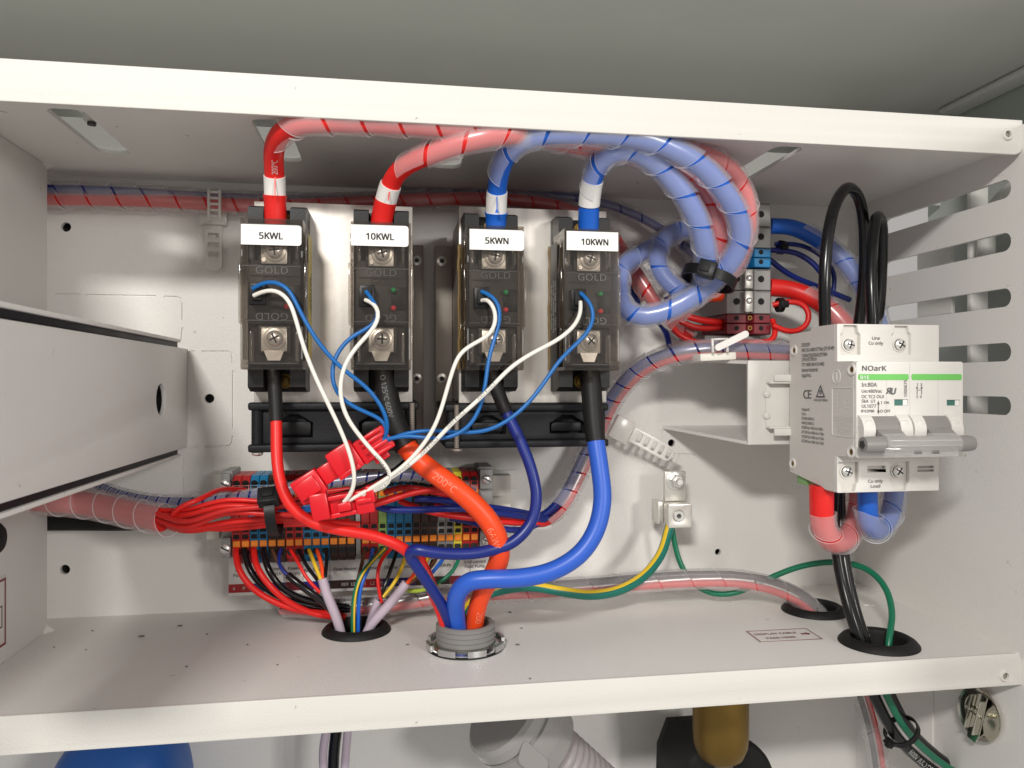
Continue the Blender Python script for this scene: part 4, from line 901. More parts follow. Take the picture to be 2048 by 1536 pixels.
sw = [('small dark blue wire curving beside the terminal stack', 'navy', 6, [(1540, 500, 4.5), (1590, 505, 4.45), (1630, 530, 4.4), (1655, 570, 4.4), (1665, 620, 4.45)]), ('small dark blue wire crossing behind the black loop', 'navy', 6, [(1540, 520, 4.5), (1580, 550, 4.5), (1640, 575, 4.5), (1700, 600, 4.5)]), ('second small dark blue wire by the tie', 'navy', 5, [(1550, 488, 4.52), (1600, 490, 4.5), (1640, 510, 4.5), (1668, 545, 4.5), (1666, 590, 4.5)]),
      ('small red wire loop right of the terminal stack', 'red', 6, [(1545, 650, 4.3), (1580, 665, 4.28), (1610, 655, 4.26), (1620, 630, 4.26), (1608, 608, 4.28), (1580, 603, 4.3), (1545, 610, 4.35)]), ('small red wire under the terminal stack', 'red', 6, [(1545, 640, 4.35), (1552, 668, 4.3), (1545, 682, 4.3), (1500, 684, 4.3), (1450, 686, 4.35)]),
      ('red wire entering the red terminals from the left, upper', 'red', 7, [(1300, 612, 4.45), (1350, 625, 4.4), (1400, 640, 4.4), (1450, 645, 4.45)]), ('red wire entering the red terminals from the left, middle', 'dred', 6, [(1290, 590, 4.5), (1340, 630, 4.42), (1390, 655, 4.4), (1450, 655, 4.45)]), ('red wire drooping under the wrapped blue loop', 'red', 6, [(1340, 650, 4.4), (1360, 672, 4.38), (1390, 684, 4.38), (1420, 686, 4.4)]),
      ('thick red cable end behind the blue loops', 'orange', 14, [(1330, 620, 4.45), (1350, 600, 4.4), (1390, 592, 4.35), (1440, 590, 4.4)]), ('red wire slanting down from behind the 10KWN relay', 'red', 7, [(1215, 470, 4.65), (1250, 535, 4.6), (1290, 600, 4.55), (1330, 640, 4.5)]), ('second red wire slanting beside it', 'dred', 7, [(1232, 470, 4.68), (1268, 530, 4.62), (1308, 598, 4.56), (1345, 650, 4.5)]),
      ('navy wire curving behind the small blue loop', 'navy', 6, [(1250, 540, 4.65), (1262, 585, 4.6), (1295, 620, 4.6), (1330, 660, 4.55), (1340, 700, 4.45)]), ('navy wire from the blue terminals to the left', 'navy', 6, [(1440, 520, 4.5), (1400, 545, 4.55), (1350, 590, 4.6), (1330, 600, 4.6)])]
for lb, mm, rp, pts in sw: cable('hookup_wire', lb, mm, rp, pts, 'small wires at the terminal stack', 'wire', n=10, whole=True)
tie('zip_tie', 'small black tie on the dark blue wires right of the stack', W(1562, 495, 4.5), (1, 0, -.1), .035, .035, .03, head=(.04, .04, .04), ang=-pi / 2)
tie('zip_tie', 'small black tie on the red wires right of the stack', W(1560, 610, 4.32), (1, 0, 0), .035, .035, .03, head=(.04, .05, .04), ang=-pi / 2)
tie('zip_tie', 'small natural nylon tie on the slanting red wires', W(1296, 602, 4.54), (.4, 0, -.9), .04, .04, .02, m='nylon', head=(.03, .03, .03), ang=-pi * .25)
# ground wires
T, p, r = cable('earth_cable', 'green and yellow striped earth cable hanging from the metal lug', 'teal', 10.5, [(1345, 1035, 4.52), (1337, 1060, 4.50), (1324, 1105, 4.44), (1290, 1150, 4.36), (1240, 1180, 4.28), (1180, 1190, 4.22), (1120, 1182, 4.18), (1060, 1172, 4.18), (1000, 1180, 4.2), (950, 1200, 4.2), (925, 1240, 4.12), (930, 1290, 4.02), (930, 1340, 3.98)], 'earth wires', n=16)
bm = NB()
prev = None
for i in range(len(p.p)):
    t_, n_ = p.t[i], p.n[i]; b_ = t_.cross(n_); row = []
    out = (Vector((-.55, -.55, .62))); out = (out - t_ * out.dot(t_)).normalized(); side = t_.cross(out)
    for k in range(5):
        a = (-.42 + .21 * k); row.append(bm.verts.new(p.p[i] + (out * cos(a) + side * sin(a)) * (r + .0015)))
    if prev:
        for k in range(4): bm.faces.new((prev[k], prev[k + 1], row[k + 1], row[k]))
    prev = row
obj('yellow_stripe', bm, M['yellow'], T)
cable('earth_wire', 'plain green earth wire arching over to the right front grommet', 'green', 6.3, [(1342, 1040, 4.56), (1347, 1075, 4.56), (1358, 1120, 4.54), (1380, 1160, 4.5), (1420, 1186, 4.46), (1470, 1186, 4.42), (1530, 1160, 4.36), (1600, 1133, 4.26), (1670, 1124, 4.12), (1730, 1136, 3.98), (1768, 1170, 3.86), (1784, 1220, 3.76), (1778, 1280, 3.66), (1772, 1340, 3.64)], 'earth wires', 'wire', n=12, whole=True)
# clear conduit with two wires to the back right grommet
cp = [(560, 1212, 4.50), (660, 1215, 4.48), (760, 1210, 4.45), (860, 1196, 4.42), (960, 1186, 4.40), (1080, 1180, 4.40), (1200, 1172, 4.40), (1300, 1163, 4.40), (1400, 1158, 4.40), (1480, 1160, 4.38), (1550, 1175, 4.34), (1610, 1205, 4.28), (1650, 1250, 4.22), (1665, 1300, 4.2)]
T = thing('wrapped_conduit', 'frosted conduit with pink-red and grey wires running along the floor edge to the rear grommet', 'conduit', W(960, 1186, 4.4))
for dy, mm, nm in ((8, 'red', 'red_wire'), (-9, 'bcable', 'dark_wire')):
    q_ = Path(PP([(x + (6 if dy < 0 and x > 1500 else 0), y + dy, Y) for x, y, Y in cp])); bm = NB(); tube(bm, q_, S(8, 4.4), 10); obj(nm, bm, M[mm], T)
p = Path(PP(cp)); bm = NB(); wrap_mesh(bm, p, S(20, 4.4), .20, hand=1, band=.97, flare=.05); obj('spiral_wrap', bm, [M['wrap'], M['wrap_edge']], T, ang=50)

# ======================= LOWER TERMINAL STRIP =======================
YT = 4.40
x0 = W(462, 1080, YT).x; x1 = W(958, 1080, YT).x; NBK = 28
cols = ['tred'] * 2 + ['tblue'] * 2 + ['tbrown'] * 2 + ['tred'] * 2 + ['tblue'] * 3 + ['tbrown'] * 3 + ['tred'] * 2 + ['tgreen'] + ['tblue'] * 3 + ['tbrown'] * 3 + ['tgrey'] * 2 + ['tyel'] + ['tred'] * 3
cols = cols[:NBK]
zt = lambda py: W(700, py, YT).z
ts = thing('terminal_strip', 'long row of coloured push-in terminal blocks under the fans', 'terminal strip', ((x0 + x1) / 2, B - .1, zt(1128)))
pit = (x1 - x0) / (NBK + .7)
prof = [(4.70, zt(1128)), (4.50, zt(1128)), (4.46, zt(1116)), (4.44, zt(1096)), (4.42, zt(1070)), (4.41, zt(1048)), (4.385, zt(1046)), (4.375, zt(1015)), (4.385, zt(985)), (4.41, zt(983)), (4.43, zt(962)), (4.47, zt(950)), (4.70, zt(950))]
bodies = {}; shared = None
def on_front(py):
    z = zt(py)
    for (ya, za), (yb, zb) in zip(prof, prof[1:]):
        if min(za, zb) <= z <= max(za, zb) and abs(za - zb) > 1e-6 and ya < 4.69 and yb < 4.69: return ya + (yb - ya) * (z - za) / (zb - za), z
    return 4.44, z
def face_box(bm, xc, hw, pyc, hh, d, proud):
    y, z = on_front(pyc); box(bm, (xc - hw, y - proud, z - hh), (xc + hw, y + d, z + hh), .003 if hw > .012 else 0, 1)
for i in range(NBK):
    xc = x0 + pit * (i + .5 + (.7 if i > 13 else 0)); c = cols[i]
    if c not in bodies:
        bm = NB(); prism(bm, prof, (-pit / 2 + .0012, 0, 0), (0, 1, 0), (0, 0, 1), (1, 0, 0), pit - .0024)
        bmesh.ops.bevel(bm, geom=bm.edges[:], offset=.0025, segments=1, affect='EDGES')
        me = bpy.data.meshes.new('terminal_block'); bmesh.ops.recalc_face_normals(bm, faces=bm.faces[:]); bm.to_mesh(me); bm.free(); me.materials.append(M[c]); bodies[c] = me
    o = bpy.data.objects.new('terminal_block', bodies[c]); C.objects.link(o); o.parent = ts; o.location = Vector((xc, 0, 0)) - Vector(ts.location)
    if shared is None:
        shared = []
        for nm, mm, items in (('release_button', 'torange', [(1083, .019, .018, .012)]), ('release_button', 'torange', [(987 , .0165, .015, .010)]),
                              ('wire_hole', 'rubber', 1102), ('wire_hole', 'rubber', 964), ('test_slots', 'rubber', [(1068, .017, .014, .002), (1054, .017, .014, .002), (973, .017, .012, .002)])):
            bm = NB()
            if isinstance(items, list):
                for py, hw, hh, pr in items: face_box(bm, 0, hw, py, hh, .01, pr)
            else:
                for py in (items,):
                    y, z = on_front(py); lathe(bm, [(.0195, .0), (.0195, .004)], (0, y + .0035, z), (0, -1, .12 if py > 1000 else -.3), 14)
                    for v in list(bm.verts)[-28:]: v.co.y -= .006
            me = bpy.data.meshes.new(nm); bmesh.ops.recalc_face_normals(bm, faces=bm.faces[:]); bm.to_mesh(me); bm.free(); me.materials.append(M[mm]); shared.append((nm, me))
    for nm, me in shared:
        q_ = bpy.data.objects.new(nm, me); C.objects.link(q_); q_.parent = o
bm = NB(); xs = x0 + pit * 14.35; prism(bm, prof, (xs - .012, 0, .004), (0, 1, 0), (0, 0, 1), (1, 0, 0), .024); obj('end_plate', bm, M['tgrey'], ts, ang=20)
for xa, xb, s_ in ((W(438, 0, YT).x, x0 - .002, 1), (x1 + .002, W(989, 0, YT).x, -1)):
    bm = NB(); box(bm, (xa, 4.46, zt(1112)), (xb, 4.70, zt(940)), .008); box(bm, (xa + .006, 4.42, zt(1108)), (xb - .006, 4.4595, zt(1070)), .006); box(bm, (xa + .006, 4.42, zt(985)), (xb - .006, 4.4595, zt(944)), .006)
    ec = obj('end_clamp', bm, M['tgrey'], ts)
    for py in (965, 1091):
        bm = NB(); cc = ((xa + xb) / 2, 4.4195, zt(py)); screw(bm, cc, .028); sc_ = obj('screw', bm, M['steel'], ec)
        bm = NB(); Mq = Matrix.Translation((cc[0], cc[1] - .018, cc[2])) @ Matrix.Rotation(.5, 4, 'Y'); box(bm, (-.024, -.002, -.004), (.024, .003, .004), 0, M=Mq); obj('screw_slot', bm, M['darkm'], ec)
rl = thing('mounting_rail', 'pale stepped mounting rail sticking out both ends of the terminal strip', 'rail', (x0, B - .05, zt(1030)))
xa, xb = W(405, 0, 4.6).x, W(1032, 0, 4.6).x
bm = NB(); box(bm, (xa + .02, 4.74, zt(1095)), (xb - .01, 4.76, zt(975)), .003); obj('web', bm, M['nylon'], rl)
for za_, zb_, dx in ((1112, 1066, 0), (1000, 958, .03)):
    bm = NB(); box(bm, (xa + dx, 4.70, zt(za_)), (xb + dx * .5, 4.716, zt(zb_)), .003); obj('flange', bm, M['rail'], rl)
bm = NB(); box(bm, (xb - .16, 4.60, zt(1010)), (xb - .03, 4.699, zt(965)), .006); obj('end_stop', bm, M['nylon'], rl)
bm = NB(); box(bm, (xa + .02, 4.60, zt(1085)), (xa + .09, 4.699, zt(1060)), .006); obj('end_stop', bm, M['nylon'], rl)
# marker card below
YC = 4.70
mc = thing('marker_card', 'white marker card with a red and blue strip below the terminal blocks', 'card', W(700, 1150, YC))
a = W(457, 1118, YC); b = W(985, 1190, YC); b.z = W(457, 1192, YC).z
bm = NB(); box(bm, (a.x, YC, b.z), (b.x, YC + .006, a.z), .001); obj('card', bm, M['label'], mc)
segs = [(457, 500, 'tred'), (500, 570, 'navy'), (570, 606, 'tcrim'), (606, 660, 'navy'), (660, 725, 'tbrown'), (725, 765, 'tred'), (765, 830, 'navy'), (830, 900, 'tbrown'), (900, 985, 'tcrim')]
for i, (u0, u1, mm) in enumerate(segs):
    bm = NB(); box(bm, (W(u0, 0, YC).x + .0005, YC - .0025, W(457, 1186, YC).z), (W(u1, 0, YC).x - .0005, YC - .0005, W(457, 1169, YC).z)); obj('colour_band', bm, M[mm], mc)
bm = NB()
for i, px in enumerate((478, 514, 550, 588, 628, 690, 745, 800, 890, 950)):
    q_ = W(px, 1142, YC); q_.z = W(457, 1146, YC).z
    put_text(bm, ('Fan\nPump', 'Aux in', 'Flow\nSwitch', 'Power\nSupply', 'Main Supply', 'Flow Heater', 'Sensor', 'Display Terminal', '500-Ps', 'Grid current\nFault Pump')[i], .030, (q_.x, YC - .001, q_.z), (1, 0, 0), (0, 0, 1), bold=.01)
obj('card_lettering', bm, M['ink'], mc, smooth=False)
bm = NB()
for i, px in enumerate((468, 488, 655, 690, 706, 728, 745, 762, 800, 812)): q_ = W(px, 1177, YC); q_.z = W(457, 1177.5, YC).z; put_text(bm, ('4', 'P', 'L2', 'REF', 'LI', 'L1', 'L2', 'PE', 'L3', 'L1')[i], .032, (q_.x, YC - .0032, q_.z), (1, 0, 0), (0, 0, 1), bold=.01)
obj('band_lettering', bm, M['wink'], mc, smooth=False)
bm = NB()
for px in (512, 568, 606, 660, 728, 778, 845, 908, 940): q_ = W(px, 1142, YC); box(bm, (q_.x - .0012, YC - .0012, W(457, 1167, YC).z), (q_.x + .0012, YC - .0004, W(457, 1120, YC).z))
obj('card_lines', bm, M['gink'], mc)

# ---- field wires below the strip ----
fw = [('thick red wire from the first terminal curving right', 'red', 6.2, [(471, 1098, 4.42), (476, 1135, 4.33), (500, 1172, 4.3), (545, 1202, 4.3), (605, 1222, 4.35), (680, 1228, 4.4)]),
 ('thick black wire from the second terminal curving right', 'bcable', 6.2, [(488, 1098, 4.42), (497, 1135, 4.35), (525, 1172, 4.33), (575, 1200, 4.35), (640, 1215, 4.4), (700, 1220, 4.42)]),
 ('thick red wire from the third terminal curving right', 'red', 6.2, [(507, 1098, 4.42), (514, 1135, 4.3), (538, 1170, 4.27), (575, 1203, 4.3), (630, 1228, 4.36), (690, 1235, 4.4)]),
 ('thick black wire from the fourth terminal curving right', 'bcable', 6.2, [(527, 1098, 4.42), (533, 1130, 4.32), (553, 1165, 4.3), (590, 1192, 4.33), (650, 1208, 4.38), (700, 1215, 4.42)]),
 ('brown wire joining the small black cable', 'brown', 3.4, [(544, 1098, 4.42), (553, 1120, 4.34), (565, 1138, 4.3), (582, 1158, 4.27)]),
 ('blue wire joining the small black cable', 'navy', 3.4, [(562, 1098, 4.42), (556, 1120, 4.33), (562, 1140, 4.29), (582, 1156, 4.27)]),
 ('black sheathed cable slanting under the strip', 'bcable', 7, [(576, 1150, 4.27), (600, 1170, 4.24), (635, 1195, 4.25), (665, 1222, 4.28), (690, 1270, 4.3), (700, 1310, 4.3)]),
 ('red wire slanting to the left lavender cable', 'red', 3.5, [(581, 1100, 4.42), (595, 1122, 4.33), (612, 1155, 4.28), (640, 1185, 4.26)]),
 ('black wire slanting to the left lavender cable', 'bcable', 3.5, [(598, 1100, 4.42), (612, 1130, 4.33), (635, 1160, 4.27)]),
 ('yellow wire into the left lavender cable', 'yellow', 3.8, [(618, 1100, 4.42), (628, 1125, 4.32), (642, 1160, 4.26)]),
 ('orange wire into the left lavender cable', 'orange', 3.8, [(634, 1100, 4.42), (642, 1125, 4.32), (648, 1160, 4.26)]),
 ('black wire hooking into the left lavender cable', 'bcable', 3.8, [(653, 1100, 4.42), (654, 1125, 4.33), (650, 1145, 4.27), (650, 1160, 4.26)]),
 ('left lavender sheathed cable going down into the grommet', 'lav', 9.5, [(645, 1157, 4.26), (652, 1185, 4.25), (665, 1215, 4.25), (678, 1250, 4.26), (690, 1310, 4.28)]),
 ('brown wire straight down to the grommet', 'brown', 3.6, [(729, 1100, 4.42), (722, 1135, 4.33), (712, 1175, 4.28), (708, 1220, 4.28), (709, 1300, 4.3)]),
 ('dark blue wire straight down to the grommet', 'blue', 4, [(745, 1100, 4.42), (738, 1135, 4.30), (722, 1170, 4.26), (717, 1215, 4.26), (716, 1300, 4.28)]),
 ('green and yellow wire down to the grommet', 'green', 4.6, [(768, 1098, 4.42), (748, 1118, 4.32), (722, 1150, 4.26), (709, 1190, 4.24), (706, 1300, 4.26)]),
 ('red wire bowing left above the right lavender cables', 'red', 3.8, [(781, 1098, 4.42), (762, 1120, 4.33), (754, 1145, 4.28), (758, 1180, 4.26), (763, 1205, 4.26)]),
 ('black wire to the short lavender cable', 'bcable', 3.8, [(794, 1100, 4.42), (785, 1130, 4.33), (770, 1170, 4.27), (760, 1202, 4.26)]),
 ('yellow wire to the short lavender cable', 'yellow', 3.8, [(813, 1105, 4.42), (802, 1140, 4.33), (785, 1172, 4.27), (766, 1194, 4.26)]),
 ('short lavender sheathed cable behind the right one', 'lav', 9, [(757, 1198, 4.28), (748, 1225, 4.29), (738, 1255, 4.31), (730, 1310, 4.33)]),
 ('long right lavender sheathed cable slanting into the grommet', 'lav', 9.5, [(813, 1166, 4.22), (795, 1190, 4.22), (768, 1220, 4.22), (738, 1255, 4.24), (720, 1310, 4.26)]),
 ('orange wire into the long lavender cable', 'orange', 4, [(850, 1112, 4.36), (835, 1140, 4.27), (812, 1170, 4.22)]),
 ('yellow wire beside the orange one into the long lavender cable', 'yellow', 3.6, [(862, 1100, 4.42), (850, 1130, 4.3), (815, 1167, 4.23)]),
 ('brown wire into the long lavender cable', 'brown', 3.8, [(880, 1100, 4.42), (862, 1135, 4.3), (835, 1155, 4.25), (815, 1170, 4.23)]),
 ('black wire behind the navy cable', 'bcable', 3.8, [(866, 1120, 4.36), (858, 1140, 4.32), (850, 1165, 4.3)]),
 ('blue wire beside the yellow block', 'blue', 3.8, [(899, 1098, 4.42), (885, 1120, 4.32), (868, 1142, 4.28), (850, 1160, 4.26)]),
 ('green wire curving left from the yellow block', 'green', 4, [(921, 1098, 4.42), (916, 1125, 4.34), (898, 1152, 4.3), (870, 1170, 4.3)]),
 ('green and yellow wire lying flat behind the navy cable', 'tgreenw', 4, [(880, 1165, 4.3), (850, 1180, 4.3), (825, 1184, 4.28), (808, 1180, 4.26)]),
 ('red wire hidden behind the navy cable near the fitting', 'dred', 6, [(838, 1105, 4.1), (860, 1150, 4.0), (880, 1200, 3.98), (895, 1260, 3.98), (900, 1330, 3.98)])]
M['tgreenw'] = mat('lime_jacket', (.45, .60, .06), .4)
for lb, mm, rp, pts in fw:
    if lb.startswith('green and yellow wire down'):
        T, p, r = cable('field_wire', lb, mm, rp, pts, 'field wires below the terminal strip', 'wire', n=10)
        q_ = [W(x + 2.2, y - 1, Y - .010) for x, y, Y in pts]; bm = NB(); tube(bm, Path(q_), S(2.0, 4.3), 8); obj('yellow_stripe', bm, M['yellow'], T)
    else: cable('field_wire' if rp < 6.9 else 'field_cable', lb, mm, rp, pts, 'field wires below the terminal strip', 'wire' if rp < 6.9 else 'cable', n=10, whole=True)
# ======================= RIGHT TERMINAL STACK =======================
YS = 4.34
rs_ = thing('terminal_stack', 'upright stack of grey, blue and red terminal blocks beside the blue loops', 'terminal blocks', W(1500, 670, YS + .2))
zs = lambda py: W(1500, py, YS).z
xR = W(1550, 0, YS).x; xm = W(1503, 0, YS).x; xl = W(1458, 0, YS).x
stk = [(406, 452, 'tgrey2', 0), (453, 495, 'tgrey2', 0), (496, 514, 'tcyan', 0), (515, 534, 'tcyan', 0), (538, 580, 'tgrey2', 1), (581, 627, 'tgrey2', 1), (628, 646, 'tcrim', 2), (647, 668, 'tcrim', 2)]
for i, (ya, yb, mm, kind) in enumerate(stk):
    z1, z0 = zs(ya) - .001, zs(yb) + .001
    bm = NB()
    pr = [(xl if kind else xl + .06, YS + .03), (xm - .03, YS + .01), (xm, YS + .05), (xm + .02, YS), (xR - .03, YS), (xR, YS + .05), (xR, YS + .36), (xl - .02, YS + .36)]
    prism(bm, pr, (0, 0, z0), (1, 0, 0), (0, 1, 0), (0, 0, 1), z1 - z0); bmesh.ops.bevel(bm, geom=bm.edges[:], offset=.003, segments=1, affect='EDGES')
    tb = obj('terminal_block', bm, M[mm], rs_, ang=20)
    zc = (z0 + z1) / 2 + .004; rr = .020 if z1 - z0 > .09 else .014
    bm = NB(); lathe(bm, [(rr, 0), (rr, .003)], (W(1522, 0, YS).x, YS + .0005, zc), (0, -1, 0), 16)
    if kind:
        obj('wire_port', bm, M['rubber'], tb); bm = NB(); lathe(bm, [(rr, 0), (rr, .003)], (W(1476, 0, YS).x, YS + .0185, zc), (0, -1, 0), 16)
    obj('wire_port', bm, M['rubber'], tb)
    bm = NB(); box(bm, (xm + .03, YS - .003, z1 - .007), (xR - .035, YS + .002, z1 - .004)); obj('moulded_edge', bm, M['gink'], tb)
    if kind == 1:
        bm = NB(); xa = W(1486, 0, YS).x; box(bm, (xa, YS - .03, z0 + .004), (xa + .05, YS + .0, z1 - .004), .005); jb = obj('jumper_bar', bm, M['nickel'], tb)
        bm = NB(); screw(bm, (xa + .025, YS - .0305, zc), .019); obj('jumper_screw', bm, M['steel'], tb)
    if kind == 2:
        bm = NB(); lathe(bm, [(.008, 0), (.014, 0), (.014, .004), (.008, .004)], (xm - .012, YS - .001, zc), (0, -1, 0), 14, close=True); obj('brass_clip', bm, M['brass'], tb)
bm = NB(); box(bm, (xl - .02, YS + .04, zs(402)), (xR - .02, YS + .30, zs(405.5)), .003); box(bm, (xm, YS + .06, zs(536.5)), (xR + .01, YS + .3, zs(534.8)), .001); obj('end_plate', bm, M['tgrey'], rs_)
bm = NB(); box(bm, (xm - .01, 4.60, zs(700)), (xm + .09, 4.72, zs(385)), .004); obj('stack_rail', bm, M['heats'], rs_)
bm = NB(); box(bm, (xl - .13, YS + .06, zs(692)), (xR - .06, YS + .3, zs(670)), .01); obj('base_clip', bm, M['tgrey'], rs_)

# ======================= CIRCUIT BREAKER =======================
BX0, BX1 = 2.176, 2.735; YF, YM, YK = 3.492, 3.335, 3.95
ZT, ZB, MT, MB_ = .297, -.537, .109, -.352
bk = thing('circuit_breaker', 'white two-pole circuit breaker with joined grey toggle and green stripe', 'breaker', (2.45, YK, ZB))
mid = (BX0 + BX1) / 2
prf = [(YK, -.483), (YK, ZT - .022), (3.725, ZT - .022), (3.725, ZT), (YF + .02, ZT), (YF + .02, MT - .001), (YM + .02, MT - .001), (YM + .02, MB_ + .001), (YF + .02, MB_ + .001), (YF + .02, ZB), (3.60, ZB), (3.62, -.52), (3.80, -.50)]
for xa, xb in ((BX0, mid - .0015), (mid + .0015, BX1)):
    bm = NB(); prism(bm, prf, (xa, 0, 0), (0, 1, 0), (0, 0, 1), (1, 0, 0), xb - xa)
    bmesh.ops.bevel(bm, geom=[e for e in bm.edges], offset=.004, segments=2, affect='EDGES')
    obj('pole_housing', bm, M['brks'] if xa == BX0 else M['brkr'], bk, ang=25)
def recess(cx, cz, up):
    """screw recess with a channel to the outside edge"""
    hw, hh = .054, .050; s = 1 if up else -1; e = (ZT - .0 if up else ZB) ; 
    pts = [(cx - hw, cz - s * hh), (cx + hw, cz - s * hh), (cx + hw, cz + s * hh), (cx + .042, cz + s * (hh + .012)), (cx + .036, e - s * .006), (cx - .036, e - s * .006), (cx - .042, cz + s * (hh + .012)), (cx - hw, cz + s * hh)]
    return pts
A = [W(1701, 689, YF), W(1803, 689, YF)]; Bq = [W(1697, 944, YF), W(1799, 943, YF)]
def slot(px0, py0, px1, py1): a = W(px0, py0, YF); b = W(px1, py1, YF); return [(a.x, b.z), (b.x, b.z), (b.x, a.z), (a.x, a.z)]
plate('upper_face', rrect(BX0 + .001, MT + .0005, BX1 - .001, ZT, .006, 3), [recess(q.x, q.z, True) for q in A], .02, mpXZ(YF - .0005), M['brkr'], bk, bev=.002)
plate('lower_face', rrect(BX0 + .001, ZB, BX1 - .001, MB_ - .0005, .006, 3), [recess(q.x, q.z, False) for q in Bq] + [slot(1735, 932, 1771, 937), slot(1735, 939, 1771, 944), slot(1835, 932, 1868, 936), slot(1835, 939, 1868, 943)], .02, mpXZ(YF - .0005), M['brkr'], bk, bev=.002)
for cx, cz in [(q.x, q.z) for q in A + Bq]:
    bm = NB(); lathe(bm, [(.030, 0), (.036, 0), (.036, .006), (.030, .006)], (cx, YF + .0195, cz), (0, -1, 0), 24, close=True); obj('screw_well', bm, M['brkr'], bk)
    bm = NB(); lathe(bm, [(.033, 0), (.033, .002)], (cx, YF + .0195, cz), (0, -1, 0), 24); obj('well_shadow', bm, M['rubber'], bk)
    bm = NB(); screw(bm, (cx + .003, YF + .017, cz), .029); sc_ = obj('terminal_screw', bm, M['steel'], bk)
    bm = NB(); cross(bm, (cx + .003, YF - .001, cz), .020, random.uniform(0, 1)); obj('cross_slot', bm, M['darkm'], sc_)
# middle face with windows
win = [(1789, 799, 1816, 811), (1894, 800, 1920, 811)]
wh = []
for a_, b_, c_, d_ in win: p0 = W(a_, b_, YM); p1 = W(c_, d_, YM); wh.append([(p0.x, p1.z), (p1.x, p1.z), (p1.x, p0.z), (p0.x, p0.z)])
plate('front_face', rrect(BX0 + .001, MB_ + .001, BX1 + .006, MT - .001, .012, 4), wh, .02, mpXZ(YM - .0005), M['brkr'], bk, bev=.003)
for h_ in wh:
    bm = NB(); w0 = h_[1][0] - h_[0][0]
    box(bm, (h_[0][0] + .001, YM + .008, h_[0][1] + .001), (h_[0][0] + w0 * .68, YM + .0195, h_[2][1] - .001)); obj('status_flag', bm, M['dgreen'], bk)
    bm = NB(); box(bm, (h_[0][0] + w0 * .69, YM + .006, h_[0][1] + .001), (h_[1][0] - .001, YM + .0195, h_[2][1] - .001)); obj('flag_end', bm, M['label'], bk)
for a_, c_ in ((1717, 1818), (1824, 1924)):
    p0 = W(a_, 748, YM - .004); p1 = W(c_, 760, YM - .004)
    plate('green_stripe', rrect(p0.x, p1.z, p1.x, p0.z, .008, 4), [], .002, mpXZ(YM - .003), M['lime'], bk)
# seams
bm = NB(); box(bm, (mid - .0012, YM - .0018, MB_ + .01), (mid + .0012, YM - .0008, MT - .006))
q_ = W(1773, 0, YM).x; box(bm, (q_ - .0008, YM - .0018, MB_ + .2), (q_ + .0008, YM - .0008, MT - .09)); q_ = W(1876, 0, YM).x; box(bm, (q_ - .0008, YM - .0018, -.15), (q_ + .0008, YM - .0008, MT - .09))
obj('mould_seam', bm, M['brks'], bk)
def fx(px, py, Y=YM - .0022): q = W(px, py, Y); return (q.x, Y, q.z)
U, V_ = (1, 0, 0), (0, 0, 1)
tx = [(('NOarK', .040, fx(1723, 736), U, V_, 'LEFT'), dict(bold=.022, sx=1.28)),
      (('In:80A', .033, fx(1723, 769), U, V_, 'LEFT'), dict(bold=.012)), (('Ue:480Vac', .026, fx(1723, 782), U, V_, 'LEFT'), dict(sx=1.05)),
      (('OC TC2 OL0', .025, fx(1723, 793), U, V_, 'LEFT'), dict(sx=1.05)), (('5kA  U1', .026, fx(1723, 802), U, V_, 'LEFT'), {}), (('UL1077', .027, fx(1723, 812), U, V_, 'LEFT'), {}),
      (('B1E2P80', .021, fx(1722, 822), U, V_, 'LEFT'), dict(bold=.02)), (('I  ON', .022, fx(1762, 805), U, V_, 'LEFT'), {}), (('O OFF', .024, fx(1760, 822), U, V_, 'LEFT'), {}),
      (('1000675', .026, fx(1811, 777), V_, (-1, 0, 0)), {}), 
      (('U', .050, fx(1787, 782), (1, 0, .0), (.22, 0, 1)), dict(bold=.045)), (('R', .048, fx(1778, 781), (-1, 0, 0), (.22, 0, 1)), dict(bold=.045)),
      (('1  3', .022, fx(1839, 769), U, V_), {}), (('2  4', .022, fx(1838, 793), U, V_), {})]
textobj('front_lettering', bk, tx, M['gink'])
bm = NB(); put_text(bm, 'B1E', .028, fx(1720, 754.5, YM - .0055), U, V_, 'LEFT', bold=.01, sx=1.2); obj('stripe_lettering', bm, M['label'], bk, smooth=False)
bm = NB()
a = Vector(fx(1757, 808)); b = Vector(fx(1757, 822)); box(bm, (a.x - .002, a.y, b.z), (a.x + .002, a.y + .001, a.z))
for q, s in ((a, 1), (b, -1)): prism(bm, [(-.007, -s * .002), (.007, -s * .002), (0, s * .016)], q, (1, 0, 0), (0, 0, 1), (0, 1, 0), .001)
for dx in (-.012, .012):
    c_ = Vector(fx(1839, 781)); box(bm, (c_.x + dx - .0015, c_.y, c_.z - .02), (c_.x + dx + .0015, c_.y + .001, c_.z + .004)); prism(bm, [(-.006, 0), (.006, 0), (0, .014)], c_ + Vector((dx, 0, .008)), (1, 0, 0), (0, 0, 1), (0, 1, 0), .001)
box(bm, (c_.x - .014, c_.y + .0002, c_.z + .001), (c_.x + .014, c_.y + .0009, c_.z + .0035))
obj('symbols', bm, M['gink'], bk)
fz = lambda px, py: (W(px, py, YF - .003).x, YF - .0028, W(px, py, YF - .003).z)
textobj('terminal_lettering', bk, [(('Line', .026, fz(1752, 676), U, V_), dict(sx=1.1)), (('Cu only', .026, fz(1752, 686), U, V_), dict(sx=1.1)), (('Cu only', .026, fz(1751, 962), U, V_), dict(sx=1.1)), (('Load', .026, fz(1751, 972), U, V_), dict(sx=1.15))], M['gink'])
